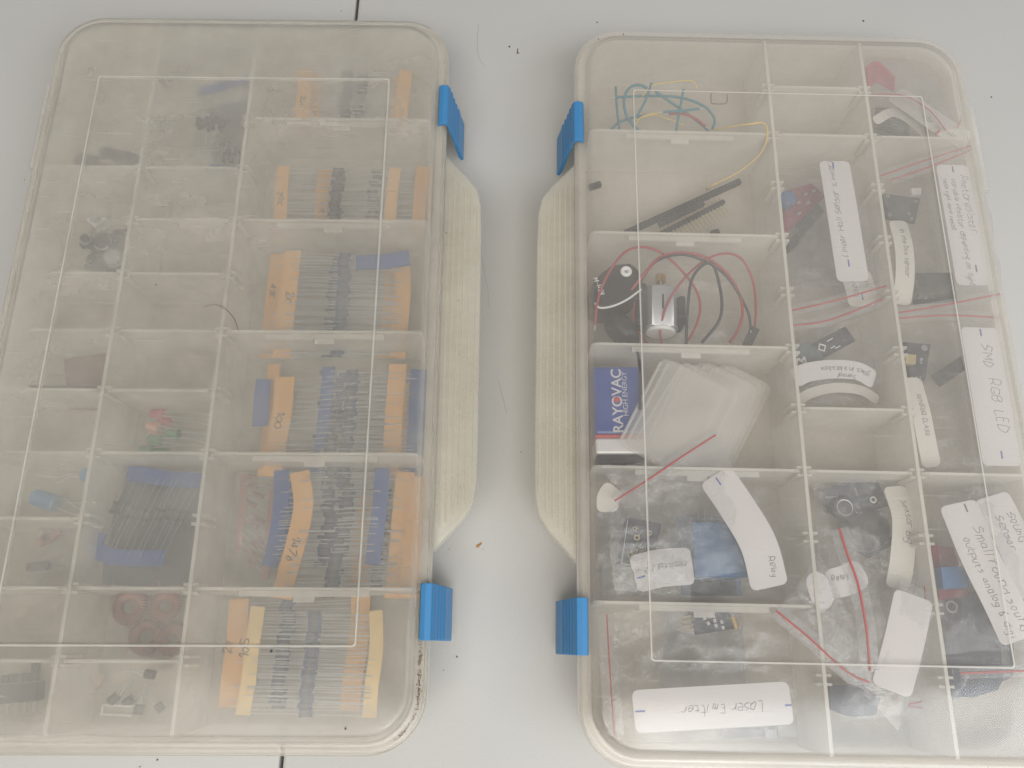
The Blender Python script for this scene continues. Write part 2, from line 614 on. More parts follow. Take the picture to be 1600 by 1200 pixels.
def writing(mb, text, rib, s0, t0, h, mat, flip=False, r=0.125, dz=0.34, wob=0.42):
    """hand lettering on a ribbon, starting at s0 along and t0 across; flip reads the other way"""
    k = h / 6.0
    x = 0.0
    sg = -1 if flip else 1
    rnd = random.Random(len(text) * 31 + int(s0 * 7))
    for ch in text:
        if ch == ' ':
            x += 3.2 * k
            continue
        g = GLY.get(ch)
        if not g:
            continue
        wdt = 0
        lw, lh = rnd.uniform(.7, 1.15), rnd.uniform(.72, 1.12)
        oy = rnd.uniform(-.5, .5) * wob * 2
        for st in g.split('|'):
            pts = []
            for c in st.split():
                gx, gy = int(c[0]), int(c[1]) - 3
                wdt = max(wdt, gx)
                gx = gx * lw + gy * .16
                gy *= lh
                gx += rnd.uniform(-wob, wob)
                gy += rnd.uniform(-wob, wob) + oy
                pts.append(rib.at(s0 + sg * (x + gx * k), t0 + sg * gy * k, dz))
            pts = spline(pts, 3)
            mb.tube(pts, r, mat, 4)
        x += (wdt + 1.3) * k
    return x


# ---------------------------------------------------------------- the two organizer boxes
BW, BL, RAD = 232.0, 407.8, 26.0
AL, AH, BB = 32.5, 30.7, 46.7
UV1, UV2, PITCH = 113.2, 169.9, 32.72
ZR, ZP, ZD = 41.1, 46.0, 43.6
BOX = {1: (-39.69, 155.72, 0.0293, -1), 2: (33.57, 152.53, 0.0132, 1)}


def bp(b, u, v, z):
    x0, y0, th, sx = BOX[b]
    c, s = math.cos(th), math.sin(th)
    lx = sx * u
    return Vector((x0 + c * lx - s * v, y0 + s * lx + c * v, z))


def rring(b, du0, du1, dv, r, z, n=10):
    """rounded rectangle ring inset du0 on the latch side, du1 on the hinge side, dv at both ends"""
    u0, u1, v0, v1 = du0, BW - du1, -BL / 2 + dv, BL / 2 - dv
    r = max(r, 0.3)
    pts = []
    for (cu, cv, a0) in ((u1 - r, v1 - r, 0), (u0 + r, v1 - r, 90), (u0 + r, v0 + r, 180), (u1 - r, v0 + r, 270)):
        for k in range(n + 1):
            a = math.radians(a0 + 90 * k / n)
            pts.append(bp(b, cu + r * math.cos(a), cv + r * math.sin(a), z))
    return pts


def eq(b, d, z):
    return rring(b, d, d, d, RAD - d * .8, z)


def slab(mb, b, u0, u1, v0, v1, z0, z1, mat, tu=0.0):
    vs = [bp(b, u, v, z) for z in (z0, z1) for (u, v) in ((u0 + (0 if z == z0 else tu), v0), (u1 - (0 if z == z0 else tu), v0), (u1 - (0 if z == z0 else tu), v1), (u0 + (0 if z == z0 else tu), v1))]
    mb.add(vs, [[0, 3, 2, 1], [4, 5, 6, 7], [0, 1, 5, 4], [1, 2, 6, 5], [2, 3, 7, 6], [3, 0, 4, 7]], mat)


def latch(b, v0, parent, k):
    prof = [(4.5, 42.2), (3.8, 44.6), (1.5, 45.6), (-1.2, 45.0), (-2.4, 42.5), (-2.8, 39), (-3.5, 38.4), (-3.7, 34), (-4.5, 33.2), (-4.7, 29),
            (-5.5, 28.2), (-5.8, 24), (-6.7, 23), (-7.2, 18), (-8.6, 11), (-9.0, 8.5), (-7.6, 8.0), (-6.2, 12), (-5.2, 18), (-4.2, 24), (-3.2, 30), (-1.8, 36.5), (-1.4, 41.8), (1.0, 43.2), (3.0, 42.2)]
    mb = MB()
    h = 13.0
    rs = []
    for v in (-h, -h + .5, h - .5, h):
        ins = 0.35 if abs(v) == h else 0
        rs.append([bp(b, u + (ins if u < -4 else 0), v0 + v, z) for u, z in prof])
    mb.loft(rs, M['blue'])
    return obj('latch', mb, parent, world=True, smooth=False, bevel=0.25)


def partition_ribs(mb, b, u, ks):
    for k in ks:
        v = k * PITCH
        for dv in (-2.0, 2.0):
            for sg in (-1, 1):
                slab(mb, b, u + sg * .75 if sg > 0 else u - 3.6, u + 3.6 if sg > 0 else u - .75, v + dv - .6, v + dv + .6, ZD - 15, ZD - .8, M['rib'])


def organizer(b, label, crosses, lidmat):
    root = thing('organizer_box', label, 'organizer box', bp(b, BW / 2, 0, 0.3), BOX[b][2], 'storage boxes on the table')
    root_lid = None
    # tray: outer shell and inner shell as one closed solid
    mb = MB()
    rs = [rring(b, 9, 9, 9, 17, .3), eq(b, 6.6, 1.6), eq(b, 5.2, 6), eq(b, 4.6, 33), eq(b, 1.0, 34.2), eq(b, 1.0, 37.0), eq(b, 6.0, 37.0), eq(b, 6.4, 30), eq(b, 7.2, 5.0), eq(b, 8.6, 2.6)]
    mb.loft(rs, M['tray'])
    tray = obj('tray', mb, root, world=True)
    for u in (UV1, UV2):
        mb = MB()
        slab(mb, b, u - 1.1, u + 1.1, -BL / 2 + 7.5, BL / 2 - 7.5, 2.7, ZD, M['wall'], .35)
        slab(mb, b, u - .85, u + .85, -BL / 2 + 8, BL / 2 - 8, ZD + .02, ZD + .35, M['rib'])
        partition_ribs(mb, b, u, [k for k in range(-5, 6)])
        obj('partition', mb, tray, world=True, smooth=False)
    # removable cross dividers
    for col, ks in crosses.items():
        u0, u1 = {'big': (7.4, UV1 - 1.2), 'mid': (UV1 + 1.2, UV2 - 1.2), 'small': (UV2 + 1.2, BW - 7.4)}[col]
        for k in ks:
            v = -k * PITCH
            mb = MB()
            poly = []
            rr = 4.0
            z0, z1 = 2.9, ZD - .1
            prof = [(u0, z0), (u1, z0)]
            for q in range(5):
                a = math.radians(22.5 * q)
                prof.append((u1 - rr + rr * math.cos(a), z1 - rr + rr * math.sin(a)))
            for q in range(5):
                a = math.radians(90 + 22.5 * q)
                prof.append((u0 + rr + rr * math.cos(a), z1 - rr + rr * math.sin(a)))
            mb.loft([[bp(b, u, v + dv, z) for u, z in prof] for dv in (-.75, .75)], M['wall'])
            slab(mb, b, u0 + 4.5, u1 - 4.5, v - .6, v + .6, z1 + .02, z1 + .35, M['rib'])
            if col == 'big':
                uc = (u0 + u1) / 2
                slab(mb, b, uc - 31, uc + 31, v - 3.4, v - .75, z1 - 3.0, z1 - 1.6, M['rib'])
                slab(mb, b, uc - 5, uc + 5, v - 6.0, v - 3.4, z1 - 3.2, z1 - 2.0, M['wall'])
            obj('divider', mb, root, world=True, smooth=False)
    # lid: one closed solid, outside down over the rim and back along the underside
    mb = MB()

    def pr(d, z, r=1.6):
        return rring(b, AL + d, AH + d, BB + d, r, z)
    top = [pr(2.2, 45.5), pr(1.5, 45.5), pr(1.1, 46.5, 2), pr(0.3, 46.5, 2), pr(0, 46.0, 2.2), eq(b, 10.2, 46.0), eq(b, 8.8, 45.7), eq(b, 7.4, 44.6), eq(b, 6.6, 42.6), eq(b, 5.6, 41.4),
           eq(b, 4.2, 41.0), eq(b, 3.4, 41.1), eq(b, 1.0, 41.1), eq(b, .2, 40.5), eq(b, 0, 39.6), eq(b, 0, 37.3),
           eq(b, 1.6, 37.3), eq(b, 1.7, 39.6), eq(b, 5.6, 39.8), eq(b, 7.0, 40.9), eq(b, 8.3, 43.6), eq(b, 10, 44.5), pr(-1, 44.5, 2.2), pr(2.4, 44.2)]
    mb.loft(top, lidmat)
    lid = obj('lid', mb, root, world=True)
    mb = MB()
    mb.loft([pr(.25, 46.52), pr(.25, 46.66), pr(.9, 46.66), pr(.9, 46.52)], M['rib'], closed=True)
    obj('panel_edge', mb, lid, world=True)
    # lip line on the tray's flange under the lid (paler thick edge)
    mb = MB()
    mb.loft([eq(b, -.35, 34.6), eq(b, -.35, 36.6), eq(b, .75, 36.6), eq(b, .75, 34.6)], M['rib'], closed=True)
    obj('rim', mb, tray, world=True)
    # carrying grip along the latch side: two flanges, ribbed along their length
    for (z0, z1, par, inset) in ((33.2, 36.6, lid, 0.0), (27.0, 30.4, tray, .8)):
        mb = MB()
        out = [(-.6, 112), (-4, 108), (-14, 97), (-19, 90), (-21 + inset, 80), (-21.5 + inset, 60)]
        poly = out + [(u, -v) for u, v in reversed(out)]
        ring0 = [bp(b, u, v, z0) for u, v in poly]
        ring1 = [bp(b, u, v, z1) for u, v in poly]
        ring2 = [bp(b, u + (.5 if u < -1 else 0), v * .996, z1 + .5) for u, v in poly]
        mb.loft([ring0, ring1, ring2], M['grip'])
        for uu, hv in ((-3.2, 100), (-6.0, 98), (-9.2, 94), (-12.2, 91), (-15.6, 88), (-19.2, 78)):
            slab(mb, b, uu - .55, uu + .5, -hv, hv, z1 + .5, z1 + .8, M['grip'], .3)
        obj('grip', mb, par, world=True)
    # spine beside the seam
    for v in (141.0, -141.0) if b == 1 else (136.0, -142.0):
        latch(b, v, root, 0)
    for v in (118, 146, -118, -146):
        mb = MB()
        slab(mb, b, BW + .5, BW + 5.5, v - 11, v + 11, 25, 31, M['rib'], 1.0)
        a, c = bp(b, BW + 5.0, v - 14, 30.5), bp(b, BW + 5.0, v + 14, 30.5)
        mb.tube([a, c], 3.2, M['rib'], 12)
        obj('hinge', mb, root, world=True)
    return root


# ---------------------------------------------------------------- table
tb = thing('folding_table', 'white textured plastic folding table under both storage boxes', 'table', (0, 160, -30))


def table_leaf(side):
    a0, a1 = PX(562.5, -40, 0), PX(434, 1240, 0)
    d = (a1 - a0).normalized()
    A, B = a0 - d * 420, a1 + d * 420
    n = Vector((-d.y, d.x, 0)) * (1 if side > 0 else -1)
    e = 0.75
    prof = [(e + 1.2, -25), (e + .1, -2.2), (e + .3, -.9), (e + 1.0, -.25), (e + 2.2, 0), (900, 0), (900, -25)]
    mb = MB()
    mb.loft([[q + n * x + Vector((0, 0, z)) for x, z in prof] for q in (A, B)], M['table'])
    obj('table_leaf', mb, tb, world=True)


table_leaf(1)
table_leaf(-1)
mb = MB()
_a, _b = PX(562.5, -40, 0), PX(434, 1240, 0)
_d = (_b - _a).normalized()
mb.tube([_a - _d * 300 + Vector((0, 0, -18)), _b + _d * 300 + Vector((0, 0, -18))], 5.5, M['gap'], 8)
obj('gap_shade_strip', mb, tb, world=True)  # near-black strip added below the gap; its colour stands in for shade


def blot(cx, cy_, r, seed, z0=0.02, h=.12, n=14, stretch=1.0):
    rnd = random.Random(seed)
    c = PX(cx, cy_, 0)
    ph = [rnd.uniform(.5, 1.2) for _ in range(n)]
    pl = [(c.x + stretch * r * ph[i] * math.cos(2 * math.pi * i / n), c.y + r * ph[i] * math.sin(2 * math.pi * i / n)) for i in range(n)]
    return pl, z0, h


mb = MB()
for (x, y, r) in ((748, 852, 1.25), (751, 849, .7), (745, 854, .6), (702, 858, .35), (755, 858, .35)):
    pl, z0, h = blot(x, y, r, int(x))
    mb.prism(pl, z0, h, M['rust'])
obj('stain', mb, tb, world=True)
mb = MB()
for (x, y, r) in ((796, 73, .6), (1349, 33, .7), (933, 35, .5), (1549, 152, .5), (714, 1026, .45), (693, 1047, .3), (533, 17, .3), (810, 83, .4),
                  (246, 1187, .5), (219, 1198, .4), (38, 281, .3), (814, 706, .3), (729, 610, .25)):
    pl, z0, h = blot(x, y, r, int(x), h=.3)
    mb.prism(pl, z0, h, M['speck'])
obj('crumbs', mb, tb, world=True)['kind'] = 'stuff'
# scuffs and a hair drawn on the table
for k, (pts, r, mat) in enumerate((([(748, 38), (746, 62), (748, 88), (757, 104)], .1, 'scuff'), ([(749, 378), (754, 410), (762, 450), (764, 480)], .09, 'scuff'),
                                   ([(778, 592), (784, 615), (792, 646)], .1, 'scuff'), ([(808, 84), (809, 76)], .3, 'pencil'))):
    mb = MB()
    mb.tube(spline([PX(x, y, .1) for x, y in pts]), r, M[mat], 4)
    obj('scuff_mark', mb, tb, world=True)

box1 = organizer(1, 'hazy frosted storage box with blue latches on its right side, full of taped resistors',
                 {'big': (-4, -2, 0, 2, 4), 'mid': (-3, -2, -1, 0, 1, 2, 4, 5), 'small': (-3, -1, 0, 1, 2, 3, 4, 5)}, M['lidL'])
box2 = organizer(2, 'clearer frosted storage box with blue latches on its left side, holding modules in zip bags',
                 {'big': (-4, -2, 0, 2, 4), 'mid': (-5, -4, 1, 2), 'small': (-4, 2)}, M['lidR'])


# ---------------------------------------------------------------- contents: builders
def P3(x, y, z):
    return PX(x, y, z)


def line_tube(mb, pts, r, mat, n=5, k=5):
    """pts: (px, py, z) through a spline"""
    mb.tube(spline([PX(*p) for p in pts], k), r, mat, n)


def interp(poly, s):
    """poly of (px,py); s 0..1"""
    L = [0]
    for a, b in zip(poly, poly[1:]):
        L.append(L[-1] + math.hypot(b[0] - a[0], b[1] - a[1]))
    t = s * L[-1]
    for i in range(len(poly) - 1):
        if t <= L[i + 1] or i == len(poly) - 2:
            k = (t - L[i]) / max(1e-6, L[i + 1] - L[i])
            return (poly[i][0] + (poly[i + 1][0] - poly[i][0]) * k, poly[i][1] + (poly[i + 1][1] - poly[i][1]) * k)


def resistor_mb(a, b, frac, mat, blen=6.6, br=1.4, lead_r=0.26, sag=0.0, lm='lead'):
    mb = MB()
    d = b - a
    L = d.length
    e = d.normalized()
    c = a + d * frac
    mid = [a, a.lerp(c, .5) + Vector((0, 0, sag)), c, c.lerp(b, .5) + Vector((0, 0, sag * .6)), b]
    mb.tube(spline(mid, 3), lead_r, M[lm], 5)
    h = blen / 2
    st = [(-h, .3), (-h + .25, br), (-h + 1.5, br * 1.02), (-h + 2.0, br * .84), (h - 2.0, br * .84), (h - 1.5, br * 1.02), (h - .25, br), (h, .3)]
    mb.tube([c + e * s for s, _ in st], 1, mat, 8, [r for _, r in st])
    for s in (-.9, 0, .9):
        mb.tube([c + e * (s - .22), c + e * (s + .22)], br * .88, M['rband'], 8)
    return mb


def reel(label, tapeL, tapeR, n, frac, body, tmat, zl=12, zr=12, wmm=6.0, jz=2.5, skip=(), text=None, group='taped resistor strips in the left box',
         name='resistor_strip', cat='resistor strip', s0=.03, s1=.97, jf=.022, lead_r=.25, twoside=True):
    """component strip: two reel tapes with components strung between them"""
    p0 = PX(tapeL[0][0], tapeL[0][1], 4)
    t = thing(name, label, cat, (p0.x, p0.y, 4), 0, group)
    rnd = random.Random(hash(label) % 1000 if False else sum(map(ord, label)))
    for q, (tp, z) in enumerate(((tapeL, zl), (tapeR, zr))):
        if not tp or (q == 1 and not twoside):
            continue
        mb = MB()
        rb = Ribbon([(x, y, z + (0.6 * math.sin(i * 2.1))) for i, (x, y) in enumerate(tp)], wmm)
        rb.mesh(mb, tmat, .9)
        tape = obj('tape', mb, t, world=True)
        if text and q == 0:
            m2 = MB()
            txt, s, tt, h, fl = text
            writing(m2, txt, rb, s, tt, h, M['pencil'], flip=fl, r=.28, dz=1.1)
            obj('writing', m2, tape, world=True, smooth=False)
    for i in range(n):
        s = s0 + (s1 - s0) * (i + rnd.uniform(-.2, .2)) / max(1, n - 1)
        s = min(1, max(0, s))
        if i in skip:
            continue
        a, b = interp(tapeL, s), interp(tapeR, s)
        j = rnd.uniform(-jz, jz)
        A = PX(a[0], a[1], zl + .3)
        B = PX(b[0], b[1], zr + .3)
        A.z += j * .3
        B.z += j * .3
        A.y += rnd.uniform(-.8, .8)
        B.y += rnd.uniform(-.8, .8)
        mb = resistor_mb(A, B, frac + rnd.uniform(-jf, jf), body, sag=j * .5, lead_r=.2 if name == 'diode_strip' else lead_r, lm='lead2' if name == 'diode_strip' else 'lead')
        obj('resistor' if body is not M['rdark'] else 'diode', mb, t, world=True)
    return t


def wrinkle(p, seed, amp, f=0.055):
    q = Vector((p.x * f + seed * 7.1, p.y * f - seed * 3.3, seed * 1.7))
    a = noise.noise(q) * .7 + (1 - abs(noise.noise(q * 2.1))) * .45 - .25 + (1 - abs(noise.noise(q * 4.7))) * .16
    return a * amp


def pouch(label, corners, z, bulge=3.0, amp=2.0, seed=1, zip_at=None, mat='film', nx=22, ny=18, group='zip bags in the right box', zr=.55, zmax=None, name='zip_bag', zend=None, lip=5.5, zips=None):
    """zip bag: two crumpled films closed round the edge; corners TL, TR, BR, BL as (px,py[,z])"""
    P = [PX(c[0], c[1], c[2] if len(c) > 2 else z) for c in corners]
    base = sum(P, Vector()) / 4
    t = thing(name, label, 'zip bag', (base.x, base.y, min(p.z for p in P) - bulge), 0, group)
    mb = MB()
    vs, fs = [], []
    for side in (1, -1):
        for j in range(ny + 1):
            for i in range(nx + 1):
                a, b = i / nx, j / ny
                p = P[0].lerp(P[1], a).lerp(P[3].lerp(P[2], a), b)
                e = min(a, 1 - a, b, 1 - b)
                edge = min(1, e * 5)
                w_ = wrinkle(p, seed, amp * 1.2)
                wob = Vector((noise.noise(p * .09 + Vector((seed, 0, 0))), noise.noise(p * .09 + Vector((0, seed, 5))), 0)) * 1.4
                q = p + wob + Vector((0, 0, w_ + side * bulge * .5 * edge + wrinkle(p, seed + 9 * side, amp * .45, .11) * edge))
                if zmax is not None:
                    q.z = min(q.z, zmax - .05 * (1 - side))
                q.z = max(q.z, 3.25 + .25 * side)
                vs.append(q)
    N = (nx + 1) * (ny + 1)
    for side in (0, 1):
        for j in range(ny):
            for i in range(nx):
                k = side * N + j * (nx + 1) + i
                fs.append([k, k + 1, k + nx + 2, k + nx + 1])
    rim = [i for i in range(nx + 1)] + [j * (nx + 1) + nx for j in range(1, ny + 1)] + [ny * (nx + 1) + i for i in range(nx - 1, -1, -1)] + [j * (nx + 1) for j in range(ny - 1, 0, -1)]
    for k, a in enumerate(rim):
        b = rim[(k + 1) % len(rim)]
        fs.append([a, b, b + N, a + N])
    mb.add(vs, fs, M[mat])
    obj('film', mb, t, world=True)
    for zi in (zips or ([zip_at] if zip_at else [])):
        rb = Ribbon(zi, lip)
        mb = MB()
        rb.mesh(mb, M['ziplip'], .3)
        zl = obj('zip_lip', mb, t, world=True)
        mb = MB()
        mb.tube([rb.at(rb.len * i / 24, 0, .5) for i in range(25)], zr, M['red'], 6)
        obj('zip_line', mb, zl, world=True)
    return t


def paper_label(parent, pts, width, texts=(), ticks=(), mat='paper', r=3.0, label=None, arch=0.0, ink='ink', tick='blueink', n=8):
    rb = Ribbon(pts, width, n, arch)
    mb = MB()
    rb.mesh(mb, M[mat], .22, r)
    lb = obj('paper_label', mb, parent, world=True, label=label)
    if texts or ticks:
        mb = MB()
        for (txt, s, tt, h, fl) in texts:
            writing(mb, txt, rb, s, tt, h, M[ink], flip=fl)
        obj('writing', mb, lb, world=True, smooth=False) if texts else None
        if ticks:
            m2 = MB()
            for (s, tt, ln) in ticks:
                m2.tube([rb.at(s, tt, .35), rb.at(s + ln, tt, .35)], .38, M[tick], 5)
            obj('pen_mark', m2, lb, world=True, smooth=False)
    return rb


def quad_board(mb, pts, z, th, mat):
    """flat board by its px corners at its top face height"""
    P = [PX(x, y, z) for x, y in pts]
    mb.prism([(p.x, p.y) for p in P], z - th, z, mat, chamfer=.15)


def led(label, head, tail, z, mat):
    a, b = PX(head[0], head[1], z), PX(tail[0], tail[1], z)
    t = thing('led', label, 'LED', (a.x, a.y, z - 2.5), 0, 'loose LEDs in the left box')
    d = (b - a).normalized()
    mb = MB()
    st = [(0, .4), (.35, 1.4), (1.1, 2.1), (2.2, 2.5), (6.6, 2.5), (6.65, 2.9), (7.6, 2.9), (7.65, .5)]
    mb.tube([a + d * s for s, _ in st], 1, mat, 16, [r for _, r in st])
    obj('lens', mb, t, world=True)
    n = Vector((-d.y, d.x, 0))
    mb = MB()
    L = (b - a).length
    for s in (-1.1, 1.1):
        e = b + n * s * 1.2 + Vector((0, 0, random.uniform(-1.5, 1.5)))
        mb.tube(spline([a + d * 7.4 + n * s, a.lerp(b, .6) + n * s * 1.5, e - d * (2 if s > 0 else 0)], 3), .28, M['lead'], 5)
    obj('leads', mb, t, world=True)
    return t


def transistor(label, c, ang, z, legs):
    p = PX(c[0], c[1], z)
    t = thing('transistor', label, 'transistor', (p.x, p.y, z - 2), ang, 'loose transistors in the left box')
    mb = MB()
    poly = [(2.3 * math.cos(a), 2.3 * math.sin(a)) for a in [math.radians(-55 + 290 * k / 12) for k in range(13)]]
    mb.loft([[(x, -2.3, z_ + 2) for x, z_ in poly], [(x, 2.3, z_ + 2) for x, z_ in poly]], M['black'])
    obj('case', mb, t, smooth=True)
    mb = MB()
    for k, (dx, dy, dz) in enumerate(legs):
        x = (k - 1) * 1.2
        mb.tube(spline([(x, 2.2, 2), (x + dx * .4, 2.2 + dy * .5, 2 + dz), (x + dx, 2.2 + dy, 1.2)], 3), .24, M['lead'], 5)
    obj('legs', mb, t)
    return t


# ---------------------------------------------------------------- left box: tape strips
reel('orange taped strip of dark resistors in the topmost right compartment of the hazy box', [(478, 112), (475, 150), (470, 214)], [(636, 112), (631, 150), (626, 214)], 18, .42, M['rdark'], M['otape'], 20, 20, 8.5, text=('22K', 20, -1.5, 3.2, False))
reel('second orange taped resistor strip leaning behind the topmost right divider', [(497, 118), (494, 155), (490, 214)], [(622, 120), (618, 155), (614, 214)], 15, .55, M['rdark'], M['otape'], 14, 14, 6)
reel('orange strip marked 20k in the second right compartment', [(444, 262), (440, 300), (436, 382)], [(618, 264), (613, 300), (606, 382)], 28, .50, M['rdark'], M['otape'], 17, 17, 7.5, text=('20K', 18, -1.5, 3.4, False))
reel('orange strip marked 47k lying right of the strip marked 20k', [(508, 268), (503, 305), (499, 382)], [(664, 262), (660, 300), (654, 382)], 20, .52, M['rdark'], M['otape'], 12, 12, 7.5, text=('47K', 22, -1, 3.2, False))
reel('thick orange strip of blue resistors marked 2k in the third right compartment', [(458, 394), (452, 450), (444, 520), (440, 560)], [(628, 398), (632, 450), (626, 520), (622, 560)], 54, .47, M['rblue'], M['otape'], 17, 14, 9.5, jz=5, text=('2K', 26, -1, 4.2, False), jf=.015)
reel('dull orange strip marked 47k at the far left of the third right compartment', [(434, 398), (428, 450), (420, 520), (416, 560)], [(612, 404), (610, 450), (604, 520), (600, 560)], 22, .52, M['rblue'], M['otape'], 8, 8, 8, jz=3, text=('47K', 20, -2, 3.4, False))
reel('orange strip marked 100 in the fourth right compartment over a blue tape', [(446, 590), (440, 650), (430, 704), (424, 745)], [(624, 570), (618, 640), (614, 704), (608, 745)], 18, .5, M['rblue'], M['otape'], 17, 14, 10.5, text=('100', 20, -2.5, 4.2, False), jf=.05)
reel('narrow orange strip beneath the strip marked 100', [(428, 570), (424, 640), (416, 704), (412, 745)], [(634, 600), (630, 650), (626, 704), (620, 745)], 12, .45, M['rdark'], M['otape'], 10, 9, 7, jf=.08)
reel('blue taped strip with blue resistors in the fourth right compartment', [(514, 574), (508, 640), (500, 704), (496, 742)], [(654, 578), (652, 640), (648, 704), (645, 745)], 32, .27, M['rblue'], M['btape'], 14, 14, 7, jf=.02)
reel('curling orange strip marked 1478 in the fifth right compartment', [(468, 738), (474, 790), (462, 850), (445, 912), (440, 935)], [(636, 738), (630, 800), (624, 870), (620, 912), (618, 935)], 56, .42, M['rnavy'], M['otape'], 22, 18, 10, jz=6, text=('1478', 34, -2.5, 4.4, False), jf=.03)
reel('blue taped resistor strip over the curling orange strip', [(440, 735), (438, 800), (428, 860), (420, 885)], [(598, 732), (594, 790), (586, 850), (582, 882)], 34, .5, M['rnavy'], M['btape'], 17, 24, 8, jz=5, jf=.05)
reel('short orange strip at the right wall of the fifth right compartment', [(575, 775), (566, 840), (560, 915)], [(655, 745), (650, 830), (642, 912), (640, 935)], 18, .35, M['rblue'], M['otape'], 10, 20, 9.5, jf=.06)
reel('yellow taped diode strip marked 105 in the bottom right compartment', [(404, 948), (396, 1000), (390, 1060), (380, 1120)], [(588, 954), (589, 1010), (582, 1070), (578, 1124)], 34, .48, M['rblue'], M['ytape'], 20, 20, 7, jf=.01, text=('105', 24, -1.5, 4.0, True), lead_r=.25)
reel('orange taped resistor strip marked 22 beneath the yellow taped strip', [(374, 936), (370, 1000), (364, 1050), (358, 1108)], [(564, 930), (560, 1000), (552, 1060), (546, 1114)], 30, .40, M['rblue'], M['otape'], 12, 12, 10, jf=.02, text=('22', 26, -2, 4.0, True), lead_r=.25)
# blue tape pieces
for lab, pts, wd, z in (('blue tape end lying across the top of the third right compartment', [(556, 412), (600, 410), (642, 404)], 9, 24),
                        ('blue tape piece left of the strip marked 100', [(412, 594), (408, 630), (406, 666)], 8, 18),
                        ('blue tape tucked under the curling strip beside a loose bag', [(449, 745), (444, 800), (440, 862)], 9.5, 16)):
    mb = MB()
    Ribbon([(x, y, z) for x, y in pts], wd).mesh(mb, M['btape'], 1.0)
    single('tape_piece', lab, 'tape', mb, 'loose blue tape pieces')
# diode bundle, top middle
reel('bundle of dark diodes on blue tape in the top middle compartment', [(312, 146), (340, 140), (365, 133), (390, 128)], [(300, 258), (330, 258), (355, 260), (384, 262)], 22, .42, M['rdark'], M['btape'], 20, 10, 6, jz=4, name='diode_strip', cat='diode strip', group='taped diodes in the left box', jf=.10, twoside=False)
reel('second layer of dark diodes pressed against the partition in the top middle compartment', [(345, 172), (362, 172), (374, 170), (386, 168)], [(326, 268), (340, 268), (356, 270), (380, 270)], 20, .6, M['rdark'], M['btape'], 12, 8, 7, jz=3, name='diode_strip', cat='diode strip', group='taped diodes in the left box', jf=.2)
# lower middle bag with diodes on blue tape
reel('slanting diodes strung between two bent blue tapes in a smoky bag', [(200, 741), (225, 742), (260, 748), (318, 752)], [(146, 850), (165, 866), (200, 872), (258, 872)], 11, .46, M['rdark'], M['btape'], 20, 24, 8, name='diode_strip', cat='diode strip', group='taped diodes in the left box', jf=.02)
mb = MB()
Ribbon([(158, 832, 25), (150, 850, 25), (152, 862, 24)], 7).mesh(mb, M['btape'], 1)
single('tape_piece', 'curled blue tape end at the lower left of the slanting diodes', 'tape', mb, 'loose blue tape pieces')
pouch('smoky bag under the slanting diodes on blue tape', [(205, 738), (322, 745), (300, 918), (128, 914)], 13, 6, 2.5, 3, mat='filmblue', group='bags in the left box')
pouch('clear crumpled bag with pale resistors at the left of the fifth right compartment', [(365, 738), (440, 740), (432, 912), (352, 905)], 14, 5, 3, 5, group='bags in the left box')
reel('loose pale strip ends inside the crumpled clear bag', [(382, 742), (378, 800), (372, 860)], [(430, 748), (424, 800), (414, 905)], 10, .5, M['pink'], M['pink'], 10, 10, 4, jz=4, jf=.3)
pouch('clear crumpled bag in the lower left compartment', [(62, 822), (126, 818), (112, 914), (34, 916)], 16, 4, 2.5, 6, group='bags in the left box')
for k, (lab, a, b) in enumerate((('dusty red ceramic part in the lower left bag, upper one', (58, 850), (82, 836)), ('dusty red ceramic part in the lower left bag, middle one', (66, 846), (96, 828)), ('grey ceramic part at the bottom of the lower left bag', (44, 886), (78, 882)))):
    c, an, L = axis(a, b, 9)
    t = thing('ceramic_part', lab, 'component', (c.x, c.y, 5), an, 'parts in the lower left bag')
    mb = MB()
    mb.box((0, 0, 3), (L, 4.5, 4), M['pink'] if k < 2 else M['dgrey'], bev=1.4)
    obj('body', mb, t)
    mb = MB()
    for s in (-1, 1):
        mb.tube(spline([(L * .5, s, 3), (L * .5 + 4, s * 2, 3.5), (L * .5 + 9, s * 2.4, 2)], 3), .26, M['lead'], 5)
    obj('leads', mb, t)
# chips top left
def dip(label, a, b, z, wid, npin, pins=True):
    c, an, L = axis(a, b, z)
    t = thing('chip', label, 'chip', (c.x, c.y, z - 3), an, 'black chips in the left box')
    mb = MB()
    mb.box((0, 0, 2), (L, wid, 3.4), M['black'], bev=.4)
    obj('body', mb, t, smooth=False)
    if pins:
        mb = MB()
        for k in range(npin):
            x = -L / 2 + L * (k + .5) / npin
            for s in (-1, 1):
                mb.box((x, s * (wid / 2 + .5), 2), (.9, 1.2, .3), M['silver'])
                mb.box((x, s * (wid / 2 + 1.9), 2.3), (.5, 3.2, .3), M['silver'])
        obj('pins', mb, t, smooth=False)
    return t


dip('long black chip with silver legs in the second left compartment', (160, 238), (226, 254), 15, 6.5, 10)
dip('small black chip left of the long chip with silver legs', (120, 250), (152, 254), 14, 7, 4)
mb = MB()
line_tube(mb, [(78, 226, 20), (105, 231, 18), (130, 236, 16)], .3, M['dgrey'])
single('wire_lead', 'thin dark wire lead at the top left beside the chips', 'wire', mb)
